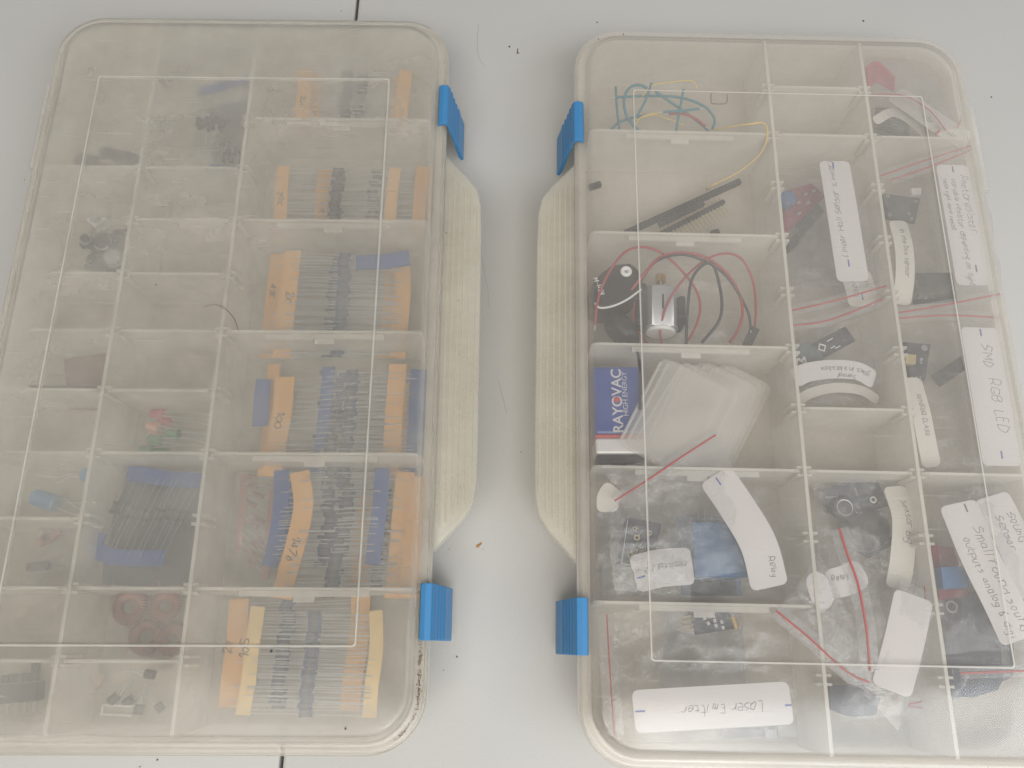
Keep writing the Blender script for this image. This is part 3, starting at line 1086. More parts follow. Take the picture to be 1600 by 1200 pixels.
# knobs and switches in the double left compartment
for k, (lab, c, r, h, mt) in enumerate((('black push button cap lying at the left of the switch heap', (134, 374), 4.2, 6, 'black'), ('white round knob with a metal collar above the switch heap', (150, 341), 4.6, 5, 'white'),
                                       ('dark potentiometer at the lower right of the switch heap', (178, 404), 8.2, 7, 'dgrey'), ('dark round switch on top of the switch heap', (165, 383), 7.2, 9, 'black'),
                                       ('dark switch body touching the partition in the switch heap', (188, 372), 6.0, 8, 'dgrey'), ('small dark knob at the bottom left of the switch heap', (150, 410), 5.6, 7, 'black'))):
    p = PX(c[0], c[1], 10)
    t = thing('switch', lab, 'switch', (p.x, p.y, 4 + (k % 2) * 2), k * .9, 'heap of small switches in the left box')
    mb = MB()
    mb.box((0, 0, h * .3), (r * 1.9, r * 1.8, h * .6), M[mt], bev=.8)
    obj('body', mb, t)
    mb = MB()
    mb.cyl((0, 0, h * .6), r * .62, h * .6, M['silver' if k in (1, 2) else mt], 20)
    mb.torus((0, 0, h * .75), r * .66, .5, M['silver'])
    obj('shaft', mb, t)
    mb = MB()
    for s in (-1, 0, 1):
        mb.tube([(r * .9, s * 2, 2), (r * .9 + 3.5, s * 2.2, 2.3)], .35, M['lead'], 5)
    obj('pins', mb, t)
c, an, L = axis((144, 372), (184, 342), 18)
t = thing('clear_tube', 'pale plastic tube lying slanted across the switch heap', 'tube', (c.x, c.y, 16), an)
mb = MB()
mb.tube([(-L / 2, 0, 2.4), (L / 2, 0, 2.4)], 2.6, M['spare'], 16)
obj('sleeve', mb, t)
mb = MB()
mb.tube([(-L / 2 + 1, 0, 2.4), (-L / 2 + 4, 0, 2.4)], 1.9, M['dgrey'], 12)
obj('plug', mb, t)
# brown card
mb = MB()
quad_board(mb, [(101, 561), (166, 552), (164, 640), (108, 640)], 12, 1.4, M['brown'])
single('brown_card', 'translucent brown square piece standing in the left column', 'card', mb)
mb = MB()
quad_board(mb, [(48, 602), (168, 604), (168, 616), (50, 616)], 20, 3, M['dgrey'])
single('dark_strip', 'thin dark strip lying along the divider below the brown card', 'strip', mb)
# LEDs
for (lab, h, ta, z, mt) in (('red LED pointing left, uppermost of the LED heap', (234, 646), (330, 652), 16, 'ledr'), ('small red LED just below the uppermost red one', (246, 656), (330, 668), 12, 'ledr'),
                            ('salmon LED under the two red ones', (228, 664), (325, 690), 14, 'ledo'), ('pale salmon LED touching the green ones', (232, 674), (322, 682), 9, 'ledo'),
                            ('green LED at the right of the green ones', (258, 678), (330, 684), 16, 'ledg'), ('green LED in the middle of the green ones', (230, 686), (322, 694), 18, 'ledg'),
                            ('green LED lowest at the left of the heap', (216, 704), (318, 700), 14, 'ledg'), ('green LED half hidden by the divider below', (240, 704), (320, 720), 9, 'ledg')):
    led(lab, h, ta, z, M[mt])
# capacitors
def capacitor(label, a, b, z, r, leads, disc=False):
    A, B = PX(a[0], a[1], z), PX(b[0], b[1], z)
    t = thing('capacitor', label, 'capacitor', (A.x, A.y, z - r), 0, 'blue capacitors in the left box')
    mb = MB()
    if disc:
        mb.cyl(A + Vector((0, 0, -1.2)), r, 2.6, M['capblue'], 20)
    else:
        d = (B - A)
        mb.tube([A, A + d * .04, A + d * .12, A + d * .88, A + d * .9, A + d], r, M['capblue'], 20, [r * .7, r * .95, r, r, r * .88, r * .9])
    obj('body', mb, t, world=True)
    mb = MB()
    for ps in leads:
        line_tube(mb, [(x, y, z - 1) for x, y in ps], .3, M['lead'])
    obj('leads', mb, t, world=True)


capacitor('light blue barrel capacitor lying in the left column', (54, 776), (90, 788), 14, 4.6, ([(88, 782), (104, 780), (118, 792), (132, 796)], [(88, 792), (105, 800), (122, 806)]))
capacitor('small blue disc capacitor against the partition', (137, 742), (138, 742), 12, 3.6, ([(132, 740), (110, 741), (90, 746), (60, 742)], [(132, 745), (110, 745), (98, 752), (88, 755)]), disc=True)
# toroids
def toroid(label, c, z, r, tilt):
    p = PX(c[0], c[1], z)
    t = thing('toroid_coil', label, 'coil', (p.x, p.y, z - 4), tilt, 'copper coils in the left box')
    mb = MB()
    mb.torus((0, 0, 4), r * .66, r * .26, M['core'], 32, 10)
    core = obj('core', mb, t)
    mb = MB()
    n = 34
    for k in range(n):
        a = 2 * math.pi * k / n
        R_, rr = r * .66, r * .31
        q = []
        for j in range(11):
            b_ = 2 * math.pi * j / 10
            aa = a + .16 * (j / 10)
            q.append(((R_ + rr * math.cos(b_)) * math.cos(aa), (R_ + rr * math.cos(b_)) * math.sin(aa), 4 + rr * 1.15 * math.sin(b_)))
        mb.tube(q, .3, M['copper'], 5)
    mb.tube(spline([(r * .9, 0, 3), (r * 1.2, 2, 2), (r * 1.7, 3, 1)], 3), .3, M['copper'], 5)
    obj('winding', mb, t)


toroid('copper wound toroid coil, upper left of the four', (204, 948), 14, 9.6, .3)
toroid('copper wound toroid coil, upper right of the four', (259, 946), 18, 8.4, 1.9)
toroid('copper wound toroid coil, lower left of the four', (229, 995), 10, 9.4, 3.6)
toroid('copper wound toroid coil, lower right of the four by the partition', (270, 998), 15, 8.8, 5.0)
# transistors
for (lab, c, an, z, lg) in (('black transistor on its own, top of the transistor heap', (235, 1054), 1.45, 12, ((3, 9, 1), (0, 10, 2), (-2, 12, 1))),
                            ('black transistor with splayed legs, leftmost of the heap', (178, 1094), -.75, 14, ((1, 10, 4), (0, 9, 5), (-3, 12, 2))),
                            ('black transistor in the centre of the heap', (202, 1098), -.95, 10, ((2, 8, 3), (0, 11, 2), (-1, 9, 3))),
                            ('black transistor lowest of the heap, lying flat', (217, 1112), -.1, 8, ((4, 9, 2), (1, 12, 1), (-1, 8, 2))),
                            ('black transistor turned on its corner at the right', (250, 1109), .7, 9, ((0, 9, 1), (1, 11, 2), (-2, 8, 1)))):
    transistor(lab, c, an, z, lg)
mb = MB()
c, an, L = axis((162, 1112), (208, 1114), 12)
for s in (-1, 1):
    mb.box((c.x, c.y + s * 2.2, 12), (L, .7, 3.5), M['white'], an)
mb.box((c.x, c.y, 10.6), (L * .96, 4.4, .5), M['spare'], an)
mb.box((c.x - L / 2, c.y, 12), (.8, 5, 3.5), M['white'], an)
single('plastic_clip', 'white U shaped clip beneath the transistor heap', 'clip', mb)
for lab, q in (('tan chip standing in the bottom left corner compartment', [(80, 1080), (106, 1074), (100, 1098), (76, 1112)]), ('small tan paper bit left of the transistors', [(147, 1056), (162, 1054), (158, 1070), (147, 1082)])):
    mb = MB()
    quad_board(mb, q, 9, 1.5, M['tan'])
    single('tan_chip', lab, 'chip', mb, 'tan chips in the left box')
# connectors bottom left
c, an, L = axis((-8, 1088), (56, 1082), 16)
t = thing('pin_connector', 'black multi pin connector block in the bottom left corner', 'connector', (c.x, c.y, 6), an)
mb = MB()
mb.box((0, 0, 6), (L, 9.5, 9), M['black'], bev=.6)
obj('housing', mb, t, smooth=False)
for k in range(5):
    mb = MB()
    x = -L / 2 + L * (k + .7) / 5.4
    mb.cyl((x, 5.0, 7), 2.0, 4.5 + (k == 4) * 6, M['black'], 12, 'y')
    obj('plug', mb, t)
mb = MB()
for k in range(4):
    x = -L / 2 + L * (k + .8) / 4.6
    mb.box((x, -7.2, 4), (1.0, 6, .6), M['silver'])
obj('pins', mb, t, smooth=False)
# ---------------------------------------------------------------- hair and specks on the lids
mb = MB()
line_tube(mb, [(318, 480, 46.2), (335, 476, 46.3), (352, 483, 46.2), (366, 498, 46.3), (373, 518, 46.2)], .16, M['scuff2'], 4)
single('hair', 'fine dark hair curving over the hazy lid', 'hair', mb)
mb = MB()
for (x, y, r, z) in ((424, 1017, 1.1, 46.05), (540, 1138, .8, 46.05), (697, 364, .5, 45.9), (244, 445, .5, 46.05), (719, 762, .4, 41.2), (716, 470, .4, 41.2), (974, 54, .6, 41.2), (935, 61, .5, 44), (497, 1144, .3, 46), (565, 176, .3, 46), (205, 1094, .3, 46)):
    p = PX(x, y, z)
    mb.prism([(p.x + r * .7 * math.cos(a) * random.uniform(.5, 1), p.y + r * math.sin(a) * random.uniform(.5, 1)) for a in [k * .785 for k in range(8)]], z, z + .3, M['speck'])
o = single('lid_specks', 'tiny dark crumbs scattered over both lids', 'crumbs', mb)
o['kind'] = 'stuff'
# grime along the lower right corner groove of the hazy box
rnd = random.Random(5)
mb = MB()
for k in range(520):
    s = rnd.random()
    if s < .72:
        v = -BL / 2 + 26 + s / .72 * 48
        p = bp(1, rnd.gauss(3.4, .5), v, 41.1)
    else:
        a = math.radians(180 + (s - .72) / .28 * 60)
        rr = 26 - rnd.gauss(3.4, .4)
        p = bp(1, 26 + rr * math.cos(a), -BL / 2 + 26 + rr * math.sin(a), 41.1)
    if rnd.random() > .35 + .65 * math.exp(-((p.y + 10) / 26) ** 2):
        continue
    r = rnd.uniform(.12, .34)
    mb.prism([(p.x + r * math.cos(q), p.y + r * math.sin(q)) for q in (0, 1.6, 3.1, 4.7)], 41.1, 41.3, M['grime'])
o = single('grime', 'brown grime along the lower right groove of the hazy box', 'grime', mb)
o['kind'] = 'stuff'

# ================================================================ right box
# jumper wires
def wire(label, pts, r, mat, group='loose wires in the right box', ends=True, name='jumper_wire'):
    a = PX(*pts[0])
    t = thing(name, label, 'wire', (a.x, a.y, min(p[2] for p in pts) - r), 0, group)
    mb = MB()
    sp = spline([PX(*p) for p in pts], 6)
    mb.tube(sp, r, M[mat], 8)
    obj('sleeve', mb, t, world=True)
    if ends:
        mb = MB()
        for a_, b_ in ((sp[0], sp[1]), (sp[-1], sp[-2])):
            d = (a_ - b_).normalized()
            mb.tube([a_, a_ + d * 3.0], r * .45, M['lead'], 6)
        obj('bare_end', mb, t, world=True)
    return t


g1 = 'jumper wires in the top compartment of the right box'
wire('teal jumper wire standing upright at the far left of the tangle', [(962, 136, 14), (964, 170, 15), (968, 206, 14)], .75, 'wteal', g1)
wire('teal jumper wire running level then curving down at the right', [(962, 152, 16), (1010, 150, 17), (1060, 152, 17), (1098, 165, 15), (1116, 185, 14), (1113, 203, 12)], .8, 'wteal', g1)
wire('teal jumper wire bent into a hoop at the left of the tangle', [(1014, 140, 20), (1000, 133, 20), (984, 137, 19), (975, 155, 18), (978, 178, 16), (988, 194, 14), (1000, 206, 11)], .9, 'wteal', g1)
wire('teal jumper wire leaning from the hoop down to the left', [(1018, 130, 22), (1008, 158, 21), (994, 184, 19)], .75, 'wteal', g1)
wire('long teal jumper wire slanting down to the lower right', [(1024, 143, 21), (1060, 168, 20), (1088, 188, 17), (1108, 205, 13)], .8, 'wteal', g1)
wire('short teal jumper wire nearly upright right of the tangle centre', [(1068, 140, 24), (1062, 172, 23), (1056, 206, 21)], .75, 'wteal', g1)
wire('short teal jumper wire lying level near the tangle centre', [(1036, 175, 25), (1064, 173, 25), (1093, 170, 25)], .75, 'wteal', g1)
wire('teal jumper wire sweeping into the lower left corner', [(954, 204, 10), (966, 192, 12), (985, 185, 13), (1010, 180, 12)], .8, 'wteal', g1)
wire('red jumper wire among the teal ones', [(1045, 178, 22), (1068, 178, 22), (1088, 186, 20), (1102, 197, 17)], .8, 'wred', g1)
wire('fine yellow wire arching over the top of the tangle', [(1004, 150, 18), (1018, 134, 22), (1045, 129, 24), (1080, 126, 24), (1090, 138, 22)], .4, 'wyel', g1)
wire('fine yellow wire snaking through the tangle', [(990, 200, 12), (1004, 182, 18), (1040, 176, 20), (1072, 178, 20), (1098, 196, 14)], .4, 'wyel', g1)
wire('fine yellow wire with a kinked end lowest in the tangle', [(990, 188, 12), (1020, 180, 14), (1045, 186, 15), (1070, 196, 12)], .35, 'wyel', g1)
wire('long yellow wire looping out of the top compartment over its divider', [(1108, 205, 22), (1140, 198, 36), (1170, 194, 43.6), (1194, 193, 43.6), (1199, 212, 43.4), (1188, 240, 36), (1155, 268, 26), (1112, 290, 16)], .42, 'wyel', g1)
wire('small grey staple shaped wire right of the tangle', [(1111, 146, 20), (1111, 158, 20), (1114, 162, 20), (1132, 162, 20), (1136, 158, 20), (1136, 148, 20)], .3, 'dgrey', g1, ends=False)


# header strips
def header(label, a, b, z, wid, pins=0, plen=6, side=-1):
    c, an, L = axis(a, b, z)
    t = thing('header_strip', label, 'header strip', (c.x, c.y, z - 4), an, 'header strips in the right box')
    mb = MB()
    n = max(2, int(L / 2.54))
    for k in range(n):
        x = -L / 2 + L * (k + .5) / n
        mb.box((x, 0, 3), (L / n * .97, wid, 3), M['black'], bev=.35)
    obj('housing', mb, t, smooth=False)
    mb = MB()
    for k in range(n):
        x = -L / 2 + L * (k + .5) / n
        if pins:
            mb.box((x, side * (wid / 2 + plen / 2), 3), (.55, plen, .55), M['gold'])
            mb.box((x, -side * (wid / 2 + 1.2), 3), (.55, 2.4, .55), M['gold'])
        else:
            mb.box((x, 0, 4.6), (.9, .9, .3), M['dgrey'])
    obj('pins', mb, t, smooth=False)


header('longest black header strip slanting across the second left compartment', (976, 364), (1157, 282), 15, 3.4)
header('black header strip with a pale section beside the longest one', (1030, 350), (1100, 316), 19, 3.0)
header('black header strip with long golden pins pointing down right', (1030, 366), (1132, 314), 10, 2.6, 1, 8)
header('stub of black header strip against the left wall', (921, 292), (939, 286), 12, 3.2)
header('tiny black header piece at the divider below the strips', (1112, 364), (1124, 361), 9, 3.2)
mb = MB()
mb.prism([(p.x, p.y) for p in [PX(x, y, 18) for x, y in ((1104, 292), (1110, 288), (1112, 291), (1106, 295))]], 15, 18, M['tan'])
single('brown_crumb', 'small brown crumb above the header strips', 'crumb', mb)

# pump with white wheel
Pp = [PX(x, y, 36) for x, y in ((922, 446), (940, 424), (957, 411), (985, 408), (996, 416), (1006, 430), (1004, 452), (992, 464), (970, 474), (945, 482), (926, 476))]
cc = sum(Pp, Vector()) / len(Pp)
t = thing('servo_motor', 'black gear servo with a white wheel in the third left compartment', 'servo', (cc.x, cc.y, 14))
mb = MB()
mb.prism([(p.x - cc.x, p.y - cc.y) for p in Pp], 0, 21, M['black'], chamfer=1.6)
case = obj('case', mb, t, bevel=.5)
q = PX(979, 422, 38) - Vector((cc.x, cc.y, 14))
mb = MB()
mb.torus((q.x, q.y, 22.3), 2.1, 1.15, M['white'], 24, 8)
wh = obj('wheel', mb, t)
mb = MB()
mb.cyl((q.x, q.y, 20.8), 1.5, 1.5, M['silver'], 14)
obj('screw', mb, wh)
rb = Ribbon([(931, 433, 35.2), (937, 446, 35.2), (941, 460, 35.2)], 6)
mb = MB()
writing(mb, 'M-ROX', rb, .3, -1.6, 2.9, M['white'], r=.24, dz=.1, wob=.08)
obj('lettering', mb, t, world=True, smooth=False)
mb = MB()
line_tube(mb, [(930, 474, 36), (938, 481, 37), (958, 478, 38), (980, 468, 38), (1002, 452, 38)], .55, M['white'])
obj('white_cable', mb, t, world=True)
# black oval lead weight / boot
Pp = [PX(x, y, 30) for x, y in ((948, 486), (957, 478), (972, 479), (986, 492), (998, 508), (1003, 526), (990, 534), (972, 528), (956, 512), (948, 498))]
cc = sum(Pp, Vector()) / len(Pp)
t = thing('plug_boot', 'black oval plug boot with a lead below the servo', 'plug', (cc.x, cc.y, 12))
mb = MB()
poly = [(p.x - cc.x, p.y - cc.y) for p in Pp]
mb.loft([[(x * k, y * k, z) for x, y in poly] for k, z in ((.6, 0), (.92, 3), (1, 8), (.95, 13), (.75, 17), (.4, 18.6))], M['black'])
obj('boot', mb, t)
mb = MB()
line_tube(mb, [(985, 525, 30), (993, 540, 36), (998, 560, 43.5), (1000, 590, 43.5), (1000, 640, 43)], .85, M['wblack'], 8)
obj('lead', mb, t, world=True)
# dc motor
c, an, L = axis((1036, 508), (1036, 444), 30)
t = thing('dc_motor', 'small silver motor with a brass pinion gear in the wire heap', 'motor', (c.x, c.y, 15), an - math.pi / 2)
mb = MB()
prof = [(x, z) for x, z in [(9.6 * math.cos(a) if abs(9.6 * math.cos(a)) < 9.6 else 9.6, 7.4 + max(-7.4, min(7.4, 9.6 * math.sin(a)))) for a in [2 * math.pi * k / 28 for k in range(28)]]]
mb.loft([[(x * k, y, 7.4 + (z - 7.4) * k) for x, z in prof] for y, k in ((-L / 2, .95), (-L / 2 + .5, 1), (L / 2 - .9, 1), (L / 2, .9))], M['silver'])
obj('can', mb, t)
mb = MB()
mb.cyl((0, -L / 2 - 2.0, 7.4), 8.2, 2.2, M['white'], 24, 'y')
obj('end_cap', mb, t)
mb = MB()
mb.box((-11.4, 0, 8.0), (5.0, L * 1.02, 13), M['black'], bev=1.2)
mb.box((10.8, -2, 7.6), (4.0, L * .7, 12), M['black'], bev=1.2)
obj('clamp', mb, t)
mb = MB()
mb.cyl((0, L / 2, 7.4), .95, 8, M['silver'], 12, 'y')
sh = obj('shaft', mb, t)
mb = MB()
gp = []
for k in range(20):
    r = 3.0 if k % 2 == 0 else 2.3
    for q in (-.09, .09):
        a = 2 * math.pi * k / 20 + q
        gp.append((r * math.cos(a), r * math.sin(a)))
mb.loft([[(x, L / 2 + y, 7.4 + z) for x, z in gp] for y in (4.5, 9.0)], M['brass'])
obj('gear', mb, sh, smooth=False)
mb = MB()
mb.box((0, 2, 14.9), (1.0, L * .35, .3), M['black'])
obj('slot', mb, t, smooth=False)
pouch('clear bag behind the silver motor and the red wires', [(1048, 440), (1150, 436), (1160, 538), (1040, 545)], 14, 6, 2.5, 11)
g2 = 'red and black leads round the silver motor'
wire('red lead arching from the left wall over the black servo', [(930, 508, 30), (934, 470, 38), (948, 432, 42), (975, 395, 40), (1005, 386, 38), (1035, 396, 36), (1066, 424, 34), (1089, 456, 32), (1094, 485, 30), (1085, 515, 28), (1072, 536, 24)], .72, 'wred', g2)
wire('red lead from the servo arching over the motor to the right', [(985, 455, 34), (1005, 430, 38), (1032, 402, 38), (1070, 395, 37), (1108, 405, 35), (1138, 430, 32), (1156, 462, 29), (1160, 492, 26), (1152, 518, 22), (1140, 536, 18)], .85, 'wred', g2)
wire('red lead curling up from under the motor to the dark plug', [(1034, 540, 24), (1032, 512, 28), (1046, 468, 33), (1074, 430, 36), (1106, 404, 36), (1136, 396, 34), (1160, 406, 31), (1176, 438, 27), (1181, 480, 23), (1179, 514, 20)], .68, 'wred', g2)
wire('black lead running close under the arching red one', [(1000, 440, 35), (1026, 408, 38), (1066, 398, 38), (1105, 410, 36), (1135, 432, 33), (1157, 464, 29), (1170, 492, 26), (1173, 516, 22)], .72, 'wblack', g2)
wire('black lead forming the upright loop right of the motor', [(1072, 540, 26), (1074, 490, 34), (1080, 440, 38), (1096, 416, 39), (1112, 412, 39), (1122, 436, 37), (1128, 474, 34), (1122, 504, 30), (1096, 536, 24)], .85, 'wblack', g2)
wire('dark red lead tucked under the left end of the motor', [(992, 470, 26), (990, 500, 22), (1002, 525, 18), (1015, 540, 14)], .7, 'wred', g2)
c, an, L = axis((1180, 513), (1168, 538), 20)
t = thing('wire_plug', 'small dark two pin plug at the end of the red lead', 'plug', (c.x, c.y, 16), an)
mb = MB()
mb.box((0, 0, 3), (L, 4.8, 5), M['dgrey'], bev=.5)
obj('housing', mb, t, smooth=False)
mb = MB()
for s in (-1, 1):
    mb.box((L / 2 + 1, s * 1.3, 3), (2, 1.2, 2), M['black'])
obj('prongs', mb, t, smooth=False)
# battery
A, B, D = PX(926, 572, 36), PX(1001, 572, 36), PX(927, 700, 36)
ex = (B - A).normalized()
an = math.atan2(ex.y, ex.x)
wB = 26.0
c = A + ex * wB / 2
t = thing('battery', 'blue block battery with white and red trim against the left wall', 'battery', (c.x, c.y, 19), an)
LB = (D - A).length
mb = MB()
blu = LB * .835
mb.box((0, -blu / 2, 8.5), (wB, blu, 17), M['battblue'], bev=.0)
obj('jacket', mb, t, smooth=False, bevel=1.6)
mb = MB()
mb.box((0, -blu - .9, 8.5), (wB + .05, 1.8, 17.05), M['red'])
obj('red_band', mb, t, smooth=False, bevel=.5)
mb = MB()
mb.box((0, -blu - 1.8 - 4.2, 8.4), (wB - .2, 8.4, 16.6), M['foil'])
obj('end_sleeve', mb, t, smooth=False, bevel=1.2)
mb = MB()
mb.box((0, -blu - 12.4, 8), (wB - 1.4, 4.4, 15), M['black'])
tc = obj('terminal_cap', mb, t, smooth=False, bevel=.8)
for x, r in ((-6.2, 3.2), (6.2, 4.1)):
    mb = MB()
    mb.cyl((x, -blu - 17.2, 8), r, 2.8, M['silver'], 16 if x < 0 else 6, 'y')
    obj('terminal', mb, tc)


def type_text(parent, txt, size, loc, rz, mat, bold=0.0, name='lettering', spacing=1.0):
    cu = bpy.data.curves.new('type', 'FONT')
    cu.body = txt
    cu.size = size * MM
    cu.extrude = .04 * MM
    cu.offset = bold * MM
    cu.space_character = spacing
    to = bpy.data.objects.new('type', cu)
    C.objects.link(to)
    me = bpy.data.meshes.new_from_object(to)
    bpy.data.objects.remove(to)
    me.transform(Matrix.Translation(Vector(loc) * MM) @ Matrix.Rotation(rz, 4, 'Z'))
    me.materials.clear()
    me.materials.append(mat)
    o = link(name, me, parent)
    FR[o.name] = FR[parent.name]
    return o


def text_width(txt, size, bold=0.0, spacing=1.0):
    cu = bpy.data.curves.new('type', 'FONT')
    cu.body = txt
    cu.size = size
    cu.space_character = spacing
    to = bpy.data.objects.new('type', cu)
    C.objects.link(to)
    bpy.context.view_layer.update()
    wdt = to.dimensions.x
    bpy.data.objects.remove(to)
    return wdt


for (txt, x, y1, y0, sz, bold, mt) in (('RAYOVAC', 14.6 - 13, -2.5, -36.5, 0, .12, 'paper'), ('HIGH ENERGY', 17.6 - 13, -3.5, -27.5, 0, .0, 'paper')):
    want = abs(y0 - y1)
    base = text_width(txt, 10)
    size = 10 * want / base
    type_text(t, txt, size, (x, y0, 17.06), math.pi / 2, M[mt], bold)
    if txt == 'RAYOVAC':
        hgt = size * .7
mb = MB()
mb.torus((1.6 - hgt / 2, -18.4, 17.0), hgt * .28, .28, M['red'], 20, 6)
mb.cyl((1.6 - hgt / 2, -18.4, 16.9), hgt * .24, .28, M['red'], 16)
obj('logo_dot', mb, t)

# spare dividers
rnd = random.Random(3)
for k in range(11):
    f = k / 10
    x0 = 1036 + 112 * f
    x1 = 966 + 108 * f + (8 if k > 2 else 0)
    z = 41.5 - k * 2.5
    if k in (2,):
        x0 += 10
    A = PX(x0, 560 + 8 * f + rnd.uniform(-3, 3) + (3 if k > 1 else 0), z)
    B = PX(x1, 694 + 8 * f, z - 1)
    d = B - A
    ex = d.normalized()
    ey = Vector((-ex.y, ex.x, 0))
    if ey.x < 0:
        ey = -ey
    Lh, Wd, r = d.length, 37 - 1.4 * k, 3.5
    prof = []
    for (cx, cy_, a0) in ((r, r, 180), (Lh - r, r, 270), (Lh - r, Wd - r, 0), (r, Wd - r, 90)):
        for q in range(5):
            a = math.radians(a0 + 22.5 * q)
            prof.append((cx + r * math.cos(a), cy_ + r * math.sin(a)))
    mb = MB()
    mb.loft([[A + ex * x + ey * y + Vector((0, 0, dz)) for x, y in prof] for dz in (-.65, .65)], M['spare'])
    mb.tube([A + ex * 3 + ey * .1, A + ex * (Lh - 3) + ey * .1], .8, M['rib'], 6)
    names = ['topmost', 'second', 'third', 'fourth', 'fifth', 'sixth', 'seventh', 'eighth', 'ninth', 'tenth', 'lowest']
    single('spare_divider', 'milky spare divider plate beside the battery, %s of the fanned stack' % names[k], 'divider', mb, 'spare divider plates fanned beside the battery')

# zip bag over the battery compartment
def pcb_round_holes(parent, pts, z, r):
    mb = MB()
    for x, y in pts:
        p = PX(x, y, z)
        mb.torus((p.x, p.y, z + .1), r, r * .35, M['gold'], 16, 6)
    obj('solder_ring', mb, parent, world=True)


t = pouch('zip bag with a red line slanting over the divider below the battery', [(948, 800, 43), (1118, 672, 42.5), (1222, 880, 40), (962, 930, 36)], 41, 3, 1.2, 2, zip_at=[(960, 783, 43.6), (1012, 750, 43.7), (1068, 712, 43.7), (1118, 680, 43.4)], zmax=43.9, zr=.42, nx=34, ny=26)
paper_label(t, [(1117, 742, 42.4), (1150, 790, 42.4), (1185, 850, 42), (1203, 918, 39)], 18.5, texts=(('Relay', 46, 2.5, 3.0, False),), ticks=((1.5, -.5, 4.2),))
pouch('clear crumpled bag spilling over the divider beside the slanting red zip', [(940, 740, 38), (1060, 700, 40), (1170, 745, 40), (1000, 800, 34)], 38, 4, 3.2, 23, zmax=43.8, nx=30, ny=20)
t = pouch('crumpled bag with a cream label behind the red slanting zip', [(930, 760), (1080, 750), (1085, 935), (935, 935)], 30, 5, 3, 4)
paper_label(t, [(950, 800, 36), (950, 778, 38), (962, 762, 38)], 11, mat='paper2', r=3)
t = pouch('bag round the blue relay board', [(1040, 765), (1215, 760), (1225, 938), (1035, 938)], 24, 7, 3, 8)
# board with rings
t = thing('circuit_board', 'black circuit board with gold rings left of the blue relay', 'circuit board', (*PX(990, 850, 26).xy, 24), 0, 'modules in the right box')
mb = MB()
quad_board(mb, [(978, 808), (1034, 818), (1018, 890), (962, 882)], 30, 1.6, M['pcb'])
obj('board', mb, t, world=True)
pcb_round_holes(t, [(992, 826), (1015, 833)], 30.2, .9)
pcb_round_holes(t, [(995, 840), (991, 861), (985, 867), (1004, 865)], 30.2, 1.2)
mb = MB()
line_tube(mb, [(981, 811, 30.3), (971, 880, 30.3)], .18, M['white'], 4, 2)
line_tube(mb, [(971, 880, 30.3), (1000, 885, 30.3)], .18, M['white'], 4, 2)
obj('print_line', mb, t, world=True)
t = pouch('bag with a white label below the gold ringed board', [(945, 850), (1080, 845), (1078, 940), (940, 938)], 33, 3, 2, 14)
paper_label(t, [(990, 898, 36), (1030, 888, 37), (1082, 884, 35)], 18, texts=(('resistor/shield', 27, 2.0, 3.0, True),), ticks=((1, -2, 4),))
# relay
c, an, L = axis((1070, 866), (1156, 866), 22)
t = thing('relay_module', 'blue relay module with three header pins on its upper edge', 'relay', (c.x, c.y, 12), an, 'modules in the right box')
mb = MB()
mb.box((0, 0, 3), (31, 40, 1.6), M['relay'], bev=.8)
brd = obj('board', mb, t, smooth=False, label='dark blue module board')
mb = MB()
mb.box((1.5, 1.5, 11), (26, 27, 15), M['relay'], bev=.6)
obj('relay_case', mb, t, smooth=False)
mb = MB()
for k in range(3):
    mb.box((-5 + k * 3.2, 20.5, 7), (.7, 7, .7), M['silver'])
obj('pins', mb, t, smooth=False)
mb = MB()
for k, x in enumerate((-6, -.5, 6)):
    mb.torus((x, -16.2, 4.2), 1.5, .5, M['white'], 6 if k < 2 else 8, 5)
obj('screw_terminal', mb, t)
mb = MB()
mb.box((0, -16.4, 5.0), (24, 6.5, 3.2), M['dgrey'], bev=.3)
obj('terminal_block', mb, t, smooth=False)
# bottom left bag with laser board
t = pouch('large bag holding the label laser emitter at the bottom left', [(958, 955), (1238, 945), (1244, 1150), (962, 1160)], 28, 6, 2.6, 21, nx=34, ny=26, zips=[[(948, 960, 24), (953, 1050, 26), (960, 1150, 26)]], lip=9, zr=.3)
paper_label(t, [(990, 1112, 38), (1110, 1105, 38.5), (1236, 1098, 38)], 18.6, texts=(('Laser Emitter', 60, 1.2, 4.3, True),), ticks=((.8, 0, 4.4), (70.5, -1.0, 4.4)), n=4)
t = thing('laser_module', 'black laser board with a gold end just below the divider', 'laser module', (*PX(1112, 970, 16).xy, 14), 0, 'modules in the right box')
mb = MB()
quad_board(mb, [(1075, 950), (1137, 950), (1150, 982), (1087, 992)], 17, 1.6, M['pcb'])
obj('board', mb, t, world=True)
mb = MB()
for x, y in ((1106, 974), (1116, 970), (1118, 978), (1127, 972), (1100, 966), (1129, 981), (1110, 960)):
    p = PX(x, y, 17)
    mb.box((p.x, p.y, 17.6), (1.4, 1.8, 1.2), M['silver'], .3)
obj('parts', mb, t, world=True, smooth=False)
mb = MB()
a, b = PX(1145, 964, 18), PX(1151, 982, 18)
mb.tube([a, b], 1.6, M['brass'], 12)
obj('laser_head', mb, t, world=True)
mb = MB()
for k in range(4):
    line_tube(mb, [(1080 + k * 1.5, 962 + k * 7, 18), (1060 + k * 1.5, 966 + k * 7, 18)], .3, M['gold'], 4, 1)
obj('pins', mb, t, world=True)
t = thing('foam_block', 'dark foam block under the lower edge of the laser emitter label', 'foam', (*PX(1180, 1140, 10).xy, 4), 0)
mb = MB()
quad_board(mb, [(1130, 1132), (1214, 1128), (1216, 1150), (1128, 1154)], 14, 9, M['dgrey'])
obj('block', mb, t, world=True)
